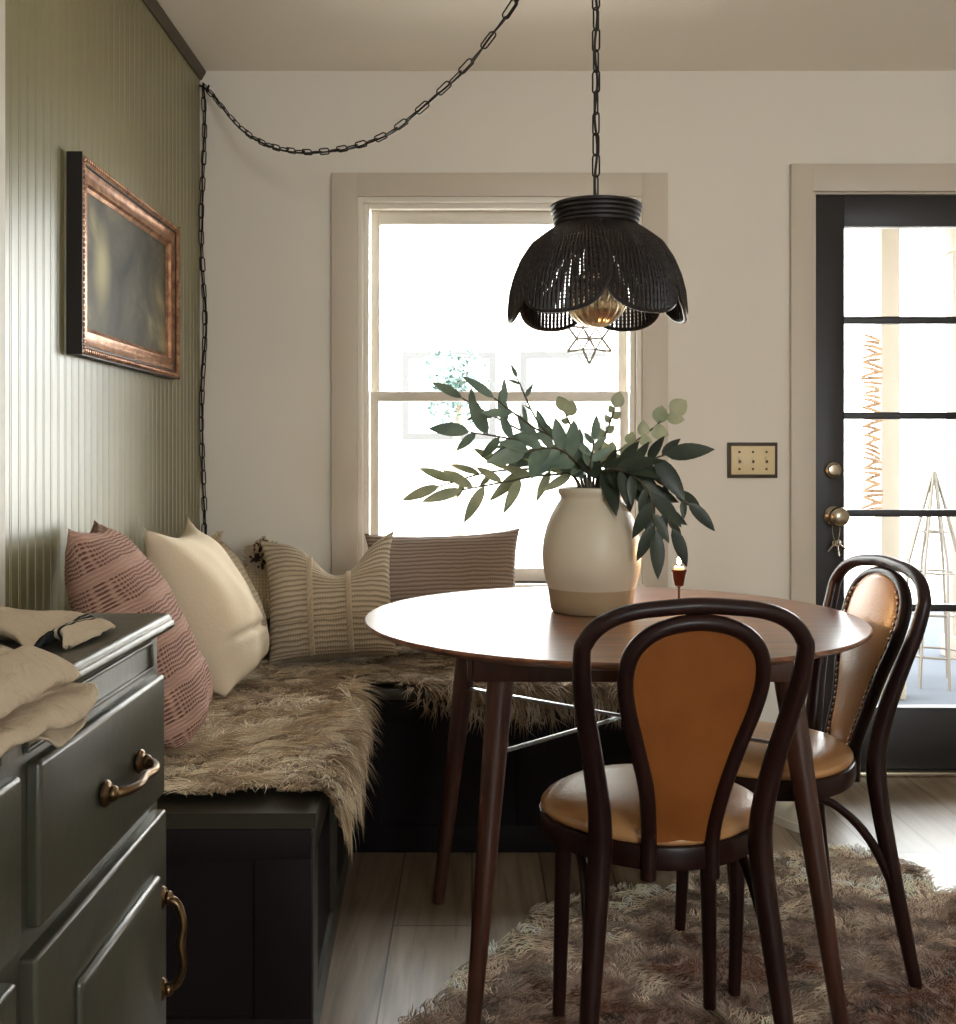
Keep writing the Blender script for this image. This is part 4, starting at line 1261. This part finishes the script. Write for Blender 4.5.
# ------------------------------------------------------------------ chairs
def bentwood_chair():
    root = thing('bentwood_chair', '', 'chair', (0, 0, 0), 0, 'bentwood chairs at the round table')
    def mir(p, s): return Vector((p[0] * s, p[1], p[2]))
    # outer hoop: one bent rod from foot to foot
    half = [(.180, -.262, 0), (.168, -.246, .10), (.156, -.226, .22), (.144, -.208, .34), (.136, -.200, .43), (.138, -.206, .50), (.151, -.222, .58), (.167, -.244, .66), (.178, -.264, .72)]
    arc = []
    for i in range(1, 9):
        a = PI / 2 * i / 9
        arc.append((.183 * math.cos(a) ** .62, -.276 - .022 * math.sin(a), .758 + .091 * math.sin(a) ** .85))
    top = (0, -.300, .852)
    pts = [mir(p, 1) for p in half] + [mir(p, 1) for p in arc] + [Vector(top)] + [mir(p, -1) for p in arc[::-1]] + [mir(p, -1) for p in half[::-1]]
    path = smooth_path(pts, 150)
    rs = []
    for p in path:
        z = p.z
        if z < .43: r = lerp(.0135, .0205, z / .43)
        elif z < .66: r = lerp(.0205, .0165, (z - .43) / .23)
        else: r = lerp(.0165, .0130, min(1, (z - .66) / .2))
        rs.append(r)
    M().tube(path, rs, 14, up=(0, 1, 0)).build('back_hoop', 'bent', root)
    # inner balloon frame
    ib = [(.054, -.196, .385), (.054, -.200, .46), (.064, -0.224, .54), (.084, -0.242, .615), (.103, -0.261, .68), (.111, -0.275, .73), (.105, -0.287, .772), (.082, -0.295, .802), (.045, -0.300, .820)]
    pts = [mir(p, 1) for p in ib] + [Vector((0, -.302, .826))] + [mir(p, -1) for p in ib[::-1]]
    ipath = smooth_path(pts, 110)
    M().tube(ipath, .0135, 12, up=(0, 1, 0)).build('inner_frame', 'bent', root)
    # padded panel inside the balloon
    def hw(z):
        P = sorted([(p[2], p[0]) for p in ib]) + [(.826, 0)]
        for i in range(len(P) - 1):
            if P[i][0] <= z <= P[i + 1][0]:
                t = (z - P[i][0]) / (P[i + 1][0] - P[i][0]); return lerp(P[i][1], P[i + 1][1], t)
        return 0
    rows = [p for p in ipath if p.x >= -1e-6 and p.z > .445]
    rows = sorted(rows, key=lambda p: p.z)
    def pad(front):
        def f(u, v):
            k = v * (len(rows) - 1); i = min(int(k), len(rows) - 2); p = rows[i].lerp(rows[i + 1], k - i)
            a = 2 * u - 1
            w_ = max(0, p.x - .006)
            bulge = (max(0, 1 - a * a) ** .5) * min(1, v * 9, (1 - v) * 7) ** .5
            return Vector((a * w_, p.y + (.004 + .016 * bulge if front else -.003 - .004 * bulge), p.z))
        return f
    b = M(); b.grid(pad(False), 18, 46); b.build('rear_panel', 'tan_shaded', root, angle=180, label='orange brown rear panel')
    b = M(); b.grid(pad(True), 18, 46)
    o = b.build('back_pad', 'tan', root, angle=180, label='tan leather front pad')
    b = M()
    k = 0
    acc = 0; prev = None
    for p in ipath:
        if p.z < .45: continue
        if prev is None or (p - prev).length > .0125:
            c_ = Vector((p.x * (1 - .010 / max(.02, abs(p.x))) if abs(p.x) > .02 else p.x, p.y + .011, p.z - (.009 if p.z > .78 else 0)))
            b.ball(c_, .0055, 8, 5, (1, .8, 1)); prev = p
    b.build('nailhead_trim', 'stud', o)
    # seat
    def rad(a): return 1 + .02 * math.cos(4 * a)
    prof = [(.196, .398), (.202, .400), (.204, .408), (.204, .430), (.202, .437), (.196, .440), (.17, .440), (.17, .398)]
    b = M(); b.lathe(prof, (0, 0, 0), 64, caps=False, ripple=lambda a, z: rad(a)); b.f += [tuple((len(prof) - 1) * 64 + j for j in range(64)), ]
    vs_n = len(b.v); b.f += [(7 * 64 + j, 7 * 64 + (j + 1) % 64, (j + 1) % 64, j) for j in range(64)]
    b.build('seat_rail', 'bent', root)
    b = M()
    b.lathe([(.15, .436), (.195, .4385), (.199, .444), (.198, .450), (.192, .458), (.175, .467), (.14, .474), (.09, .477), (.03, .478), (.001, .478)], (0, 0, 0), 64, ripple=lambda a, z: rad(a))
    b.build('seat_cushion', 'tan', root, angle=180)
    # front legs
    for s in (1, -1):
        b = M()
        fl_ = smooth_path([mir((.138, .105, .425), s), mir((.143, .110, .30), s), mir((.147, .114, .15), s), mir((.150, .120, 0), s)], 20)
        b.tube(fl_, [lerp(.0185, .0125, i / 20) for i in range(21)], 14); b.build('leg', 'bent', root)
    # arched braces under the seat, left, right and front
    for s in (1, -1):
        b = M()
        pts = [mir(p, s) for p in ((.166, -.243, .12), (.159, -.222, .20), (.151, -.175, .295), (.145, -.11, .362), (.143, -.04, .391), (.142, .01, .393), (.140, .05, .385), (.140, .09, .355), (.143, .110, .30))]
        b.tube(smooth_path(pts, 40), .0095, 10); b.build('brace', 'bent', root)
    pts = [(.143, .110, .29), (.132, .112, .345), (.10, .112, .380), (.04, .112, .390), (-.04, .112, .390), (-.10, .112, .380), (-.132, .112, .345), (-.143, .110, .29)]
    M().tube(smooth_path(pts, 40), .0095, 10).build('brace', 'bent', root)
    return root


def copy_tree(o, parent=None):
    c = o.copy(); COL.objects.link(c); c.parent = parent
    for k in list(o.children): copy_tree(k, c)
    return c


RZ = .012       # chair feet press into the pile
c1 = bentwood_chair()
c1.location = (.329, 1.975, RZ); c1.rotation_euler = (0, 0, math.radians(5))
c1['label'] = 'bentwood chair seen from behind, its orange leather back panel toward us'
c2 = copy_tree(c1)
c2.location = (.622, 2.33, RZ); c2.rotation_euler = (0, 0, math.radians(100))
c2['label'] = 'bentwood chair by the glazed door, its studded back panel facing left'

# ------------------------------------------------------------------ shoe on the floor
sh = thing('sneaker', 'white sneaker lying on the floor beyond the chairs', 'shoe', (.945, 3.22, 0), math.radians(-60))
def shoe_ring(t):
    # t along the shoe: heel 0 .. toe 1 -> half width, height
    w_ = lerp(.030, .046, min(1, t * 1.6)) * (1 - max(0, t - .75) ** 2 * 9) if t < .98 else .012
    h_ = .085 - .055 * min(1, max(0, (t - .35)) / .35) if t < .7 else .030 + .035 * (1 - t) / .3 * .5 + .008
    return max(.01, w_), h_
b = M(); vs = []; K = 20; n = 18
for i in range(K + 1):
    t = i / K; w_, h_ = shoe_ring(t); x = lerp(-.13, .13, t)
    for j in range(n):
        a = 2 * PI * j / n
        zz = .022 + max(0, math.sin(a)) ** .8 * h_ if math.sin(a) > 0 else .022 + .006 * math.sin(a)
        vs.append((x, math.cos(a) * w_ * (1 if math.sin(a) < .3 else .9), zz))
fs = [(i * n + j, i * n + (j + 1) % n, (i + 1) * n + (j + 1) % n, (i + 1) * n + j) for i in range(K) for j in range(n)] + [tuple(range(n)), tuple(K * n + j for j in range(n))]
b.add(vs, fs); b.build('upper', 'shoe', sh, angle=60)
b = M()
poly = []
for i in range(K + 1): t = i / K; poly.append((lerp(-.135, .136, t), (shoe_ring(t)[0] + .004)))
for i in range(K, -1, -1): t = i / K; poly.append((lerp(-.135, .136, t), -(shoe_ring(t)[0] + .004)))
b.prism(poly, 0, .024); b.build('sole', 'sole', sh, angle=40)
b = M(); b.ball((-.062, 0, .103), .03, 16, 8, (1.5, .85, .2)); b.build('opening', 'shoedk', sh)
b = M()
for i in range(4):
    x = -.012 + .018 * i; z = .104 - .017 * i
    b.tube([(x, -.028, z - .016), (x, 0, z + .001), (x, .028, z - .016)], .003, 6)
b.build('laces', 'sole', sh)

# ------------------------------------------------------------------ towel
tw = thing('dish_towel', 'crumpled linen towel with dark stripes draped over the sideboard edge', 'towel', (-.5, .95, .905))
X = W(tw)
def loft(bm, secs, nu, nv, uvf):
    """smooth sheet through rows of control points"""
    rows = [smooth_path(r, nv) for r in secs]
    cols = [smooth_path([r[j] for r in rows], nu) for j in range(nv + 1)]
    bm.grid(lambda u, v: cols[int(round(v * nv))][int(round(u * nu))], nu, nv)
    m = (nu + 1) * (nv + 1)
    bm.uv[-m:] = [uvf(*p) for p in bm.uv[-m:]]


b = M()
# the near half: bunched into pleats along the edge of the top, hem hanging over it
secs = []
for (yy, up, dn, back) in ((.955, .004, .010, -.40), (.950, .016, .030, -.47), (.930, .024, .040, -.52), (.895, .026, .043, -.56), (.860, .024, .026, -.60), (.825, .026, .012, -.64), (.785, .028, .010, -.68), (.73, .026, .014, -.70), (.66, .020, .018, -.70), (.60, .010, .016, -.68)):
    k = dn / .043
    secs.append([(back - .06, yy + .05, .909), (back, yy + .035, .912 + up * .4), (lerp(back, -.40, .5), yy + .02, .910 + up * 1.1), (-.405, yy + .008, .908 + up * .8), (-.385, yy, .910 + up),
                 (-.360, yy - .004, .911 + up * .55), (-.349, yy - .004, .905 + up * .1), (-.362, yy, .901 - .003 * k), (-.361, yy + .002, .8985 - .004 * k), (-.338, yy - .002, .899 - .008 * k), (-.331, yy - .004, .890 - .013 * k),
                 (-.357, yy, .889 - .015 * k), (-.352, yy - .002, .884 - .017 * k), (-.340, yy - .006, .900 - dn * .95)])
loft(b, secs, 60, 70, lambda u, v: (u, v * .70))
# the far half: a flat lobe with two tented folds at its near edge and the dark stripes across it
secs = []
for (x, yn, z0, z1, z2, yf) in ((-.84, 1.02, .910, .925, .925, 1.17), (-.70, 1.03, .912, .934, .930, 1.18), (-.60, 1.06, .920, .938, .930, 1.19), (-.52, 1.075, .930, .937, .928, 1.19), (-.485, 1.075, .932, .934, .926, 1.19),
                              (-.455, 1.062, .926, .930, .924, 1.19), (-.430, 1.040, .9085, .922, .922, 1.19), (-.424, 1.052, .914, .924, .921, 1.188), (-.420, 1.075, .926, .924, .920, 1.187), (-.412, 1.080, .924, .921, .918, 1.186), (-.404, 1.066, .9085, .917, .916, 1.184), (-.398, 1.085, .909, .914, .913, 1.178), (-.392, 1.13, .9085, .911, .911, 1.165)):
    secs.append([(x - .01, yn + .03, .909), (x - .004, yn + .004, lerp(.909, z0, .5)), (x, yn, z0), (x, lerp(yn, yf, .3), lerp(z0, z1, .8) + .002), (x, lerp(yn, yf, .65), z1), (x, yf, z2), (x, yf + .012, lerp(.909, z2, .5)), (x, yf + .004, .909)])
loft(b, secs, 70, 40, lambda u, v: (v, .45 + .62 * u))
loft(b, [[(-.80, .80, .912), (-.80, .92, .915), (-.80, 1.06, .915)], [(-.66, .80, .914), (-.66, .92, .930), (-.66, 1.08, .930)], [(-.58, .86, .914), (-.58, .95, .922), (-.58, 1.08, .926)]], 16, 16, lambda u, v: (u, v * .4))
b.v = [(p[0] + .004 * nz(p[1] * 22, p[2] * 40, 3), p[1], max(p[2] + .0045 * nz(p[0] * 24, p[1] * 19, 7) + .002 * nz(p[0] * 60, p[1] * 50, 2), .908 if p[0] < CTX - .01 else 0)) for p in b.v]
t_o = b.build('cloth', 'towel', tw, angle=180, xf=X)
md = t_o.modifiers.new('thick', 'SOLIDIFY'); md.thickness = .0022

# ------------------------------------------------------------------ star hanging in the window
stx, sty, stz = S(590) + .0, YB + .02, Zv(338)
so = thing('star_ornament', 'thin wire star hanging in the window beside the lamp', 'ornament', (stx, sty, stz))
X = W(so)
b = M()
R1_, R2_ = .088, .044
pts = []
for i in range(12):
    a = -PI / 2 + PI * i / 6; r = R1_ if i % 2 == 0 else R2_
    pts.append(Vector((stx + r * math.cos(a), sty, stz + r * math.sin(a))))
for i in range(12):
    b.tube([pts[i], pts[(i + 1) % 12]], .0042, 6)
    if i % 2 == 1:
        b.tube([pts[i], Vector((stx, sty - .018, stz))], .0030, 6); b.tube([pts[i], Vector((stx, sty + .018, stz))], .0030, 6)
        b.tube([pts[i], pts[(i + 2) % 12]], .0030, 6)
b.build('star', 'starwire', so, xf=X)
M().tube([(stx, sty, stz + R1_), (stx, sty, WZ1 - .018)], .0006, 5).build('thread', 'wire', so, xf=X)

# ------------------------------------------------------------------ outdoors
tag(M().box(-30, 30, YB + TH, 60, -.4, -.25).build('ground', 'ground', smooth=False), kind='structure')
b = M(); b.box(1.0, 5.4, YB + TH, 8.0, -.12, -.03)
tag(b.build('porch_floor', 'deck', smooth=False), kind='structure')
b = M(); b.box(.95, 4.5, YB + TH, 6.3, 2.45, 2.55)
tag(b.build('porch_ceiling', 'porch', smooth=False), kind='structure')


def post(x, y, label):
    p = thing('porch_post', label, 'post', (x, y, -.03), 0, 'porch posts')
    M().box(-.045, .045, -.045, .045, 0, 2.30, .006).build('shaft', 'porch', p)
    M().box(-.065, .065, -.065, .065, 0, .12, .006).build('base', 'porch', p)
    M().box(-.065, .065, -.065, .065, 2.26, 2.478, .006).build('cap', 'porch', p)


post(1.94, 5.0, 'cream porch post behind the hanging driftwood, left of the wire obelisk')
post(2.72, 6.0, 'cream porch post at the right edge of the door glass')
dg = thing('driftwood_mobile', 'hanging mobile of short driftwood sticks seen through the glazed door', 'wind chime', at(872, 335, 4.45))
X = W(dg)
M().tube([at(872, 335, 4.45), at(872, 520, 4.45)], .0014, 5).build('string', 'wire', dg, xf=X)
M().tube([at(872, 335, 4.45), Vector((at(872, 335, 4.45).x, 4.45, 2.45))], .0010, 5).build('hanging_cord', 'wire', dg, xf=X)
q = random.Random(4)
for i in range(40):
    v = 338 + 176 * i / 39; hw_ = (9 + q.uniform(-2, 2))
    tl = q.uniform(-4, 4)
    p0, p1 = at(872 - hw_, v + tl, 4.45 + q.uniform(-.02, .02)), at(872 + hw_, v - tl, 4.45 + q.uniform(-.02, .02))
    b = M(); b.tube([p0, p0.lerp(p1, .5) + Vector((0, 0, .003)), p1], [.005, .008, .0045], 6); b.build('stick', 'twig', dg, xf=X)
ob = thing('wire_obelisk', 'tall wire garden obelisk standing on the porch', 'obelisk', (2.29, 5.3, -.03))
for k in range(8):
    a = 2 * PI * k / 8
    M().tube([(.17 * math.cos(a), .17 * math.sin(a), 0), (.13 * math.cos(a + .06), .13 * math.sin(a + .06), .6), (.004 * math.cos(a), .004 * math.sin(a), 1.05)], .008, 6).build('rod', 'wire', ob)
for z in (.15, .35, .55, .75):
    r = .17 * (1.05 - z) / 1.05 + .012
    M().tube([(r * math.cos(a), r * math.sin(a), z) for a in [2 * PI * i / 24 for i in range(24)]], .006, 6, closed=True).build('hoop', 'wire', ob)

hs = thing('neighbour_house', 'pale house seen hazily through the window', 'house', (-.3, 11, -.25))
X = W(hs)
M().box(-6, 3.2, 11, 16, -.25, 3.3).build('wall', 'siding', hs, smooth=False, xf=X)
b = M(); b.add([(-6.4, 10.6, 3.25), (3.6, 10.6, 3.25), (3.6, 16.4, 3.25), (-6.4, 16.4, 3.25), (-6.4, 13.5, 5.2), (3.6, 13.5, 5.2)], [(0, 1, 5, 4), (2, 3, 4, 5), (0, 4, 3), (1, 2, 5), (0, 1, 2, 3)])
b.build('roof', 'roof', hs, smooth=False, xf=X)
for (u0, u1, v0, v1) in ((402, 496, 352, 440), (520, 606, 352, 440)):
    p, r = at(u0, v1, 10.98), at(u1, v0, 10.98)
    b = M(); t = .07
    for (a0, a1, c0, c1) in ((p.x, r.x, r.z - t, r.z), (p.x, r.x, p.z, p.z + t), (p.x, p.x + t, p.z + t, r.z - t), (r.x - t, r.x, p.z + t, r.z - t)):
        b.box(a0, a1, 10.93, 11.0, c0, c1)
    o = b.build('window_frame', 'outframe', hs, smooth=False, xf=X)
    M().box(p.x + t, r.x - t, 10.97, 11.0, p.z + t, r.z - t).build('pane', 'siding', o, smooth=False, xf=X)

tc_ = at(455, 372, 9.0)
tr = thing('garden_tree', 'small hazy green tree outside the window', 'tree', (tc_.x, 9.0, -.25))
b = M(); b.tube([(0, 0, 0), (.03, 0, .7), (.0, .02, 1.3), (.05, 0, 2.0)], [.05, .045, .035, .015], 8); b.build('trunk', 'bark', tr)
b = M(); q = random.Random(9)
for i in range(620):
    dr = Vector((q.gauss(0, 1), q.gauss(0, 1), q.gauss(0, .9))).normalized() * (q.random() ** .5)
    p = Vector((dr.x * .32, dr.y * .32, 1.95 + dr.z * .40))
    leaf(b, p, Vector((q.uniform(-1, 1), q.uniform(-1, 1), q.uniform(-.6, .6))), Vector((0, -.5, 1)), .07, .032, .2)
b.build('crown', 'outleaf', tr, angle=180)

# ------------------------------------------------------------------ light
wd_ = bpy.data.worlds.new('World'); SC.world = wd_; wd_.use_nodes = True
bg = wd_.node_tree.nodes['Background']
bg.inputs['Color'].default_value = (.95, .975, 1.0, 1); bg.inputs['Strength'].default_value = 20.5


def portal(loc, rot, sx, sy):
    l = bpy.data.lights.new('portal', 'AREA'); l.shape = 'RECTANGLE'; l.size = sx; l.size_y = sy; l.cycles.is_portal = True
    o = bpy.data.objects.new('portal', l); COL.objects.link(o); o.location = loc; o.rotation_euler = rot
    return o


portal(((WX0 + WX1) / 2, YB + TH + .01, (WZ0 + WZ1) / 2), (-PI / 2, 0, 0), WX1 - WX0, WZ1 - WZ0)
portal(((DX0 + DX1) / 2, YB + TH + .01, DZ1 / 2), (-PI / 2, 0, 0), DX1 - DX0, DZ1)
portal(((RW[0] + RW[1]) / 2, YF - TH - .01, (RW[2] + RW[3]) / 2), (PI / 2, 0, 0), RW[1] - RW[0], RW[3] - RW[2])

# ------------------------------------------------------------------ camera and view
cam = bpy.data.cameras.new('camera'); co = bpy.data.objects.new('camera', cam); COL.objects.link(co)
co.location = (0, 0, H); co.rotation_euler = (PI / 2, 0, 0)
cam.sensor_fit = 'VERTICAL'; cam.sensor_height = 36; cam.lens = FPX / 1024 * 36
cam.shift_x = (478 - CX) / 1024; cam.shift_y = -(512 - CY) / 1024
cam.clip_start = .02; cam.clip_end = 200
SC.camera = co
vs_ = SC.view_settings
vs_.view_transform = 'Standard'; vs_.look = 'None'; vs_.exposure = 0.0; vs_.gamma = 1.0; vs_.use_curve_mapping = False
SC.cycles.max_bounces = 10; SC.cycles.diffuse_bounces = 6; SC.cycles.glossy_bounces = 4; SC.cycles.transparent_max_bounces = 12
SC.cycles.sample_clamp_indirect = 6.0
SC.cycles.use_denoising = True
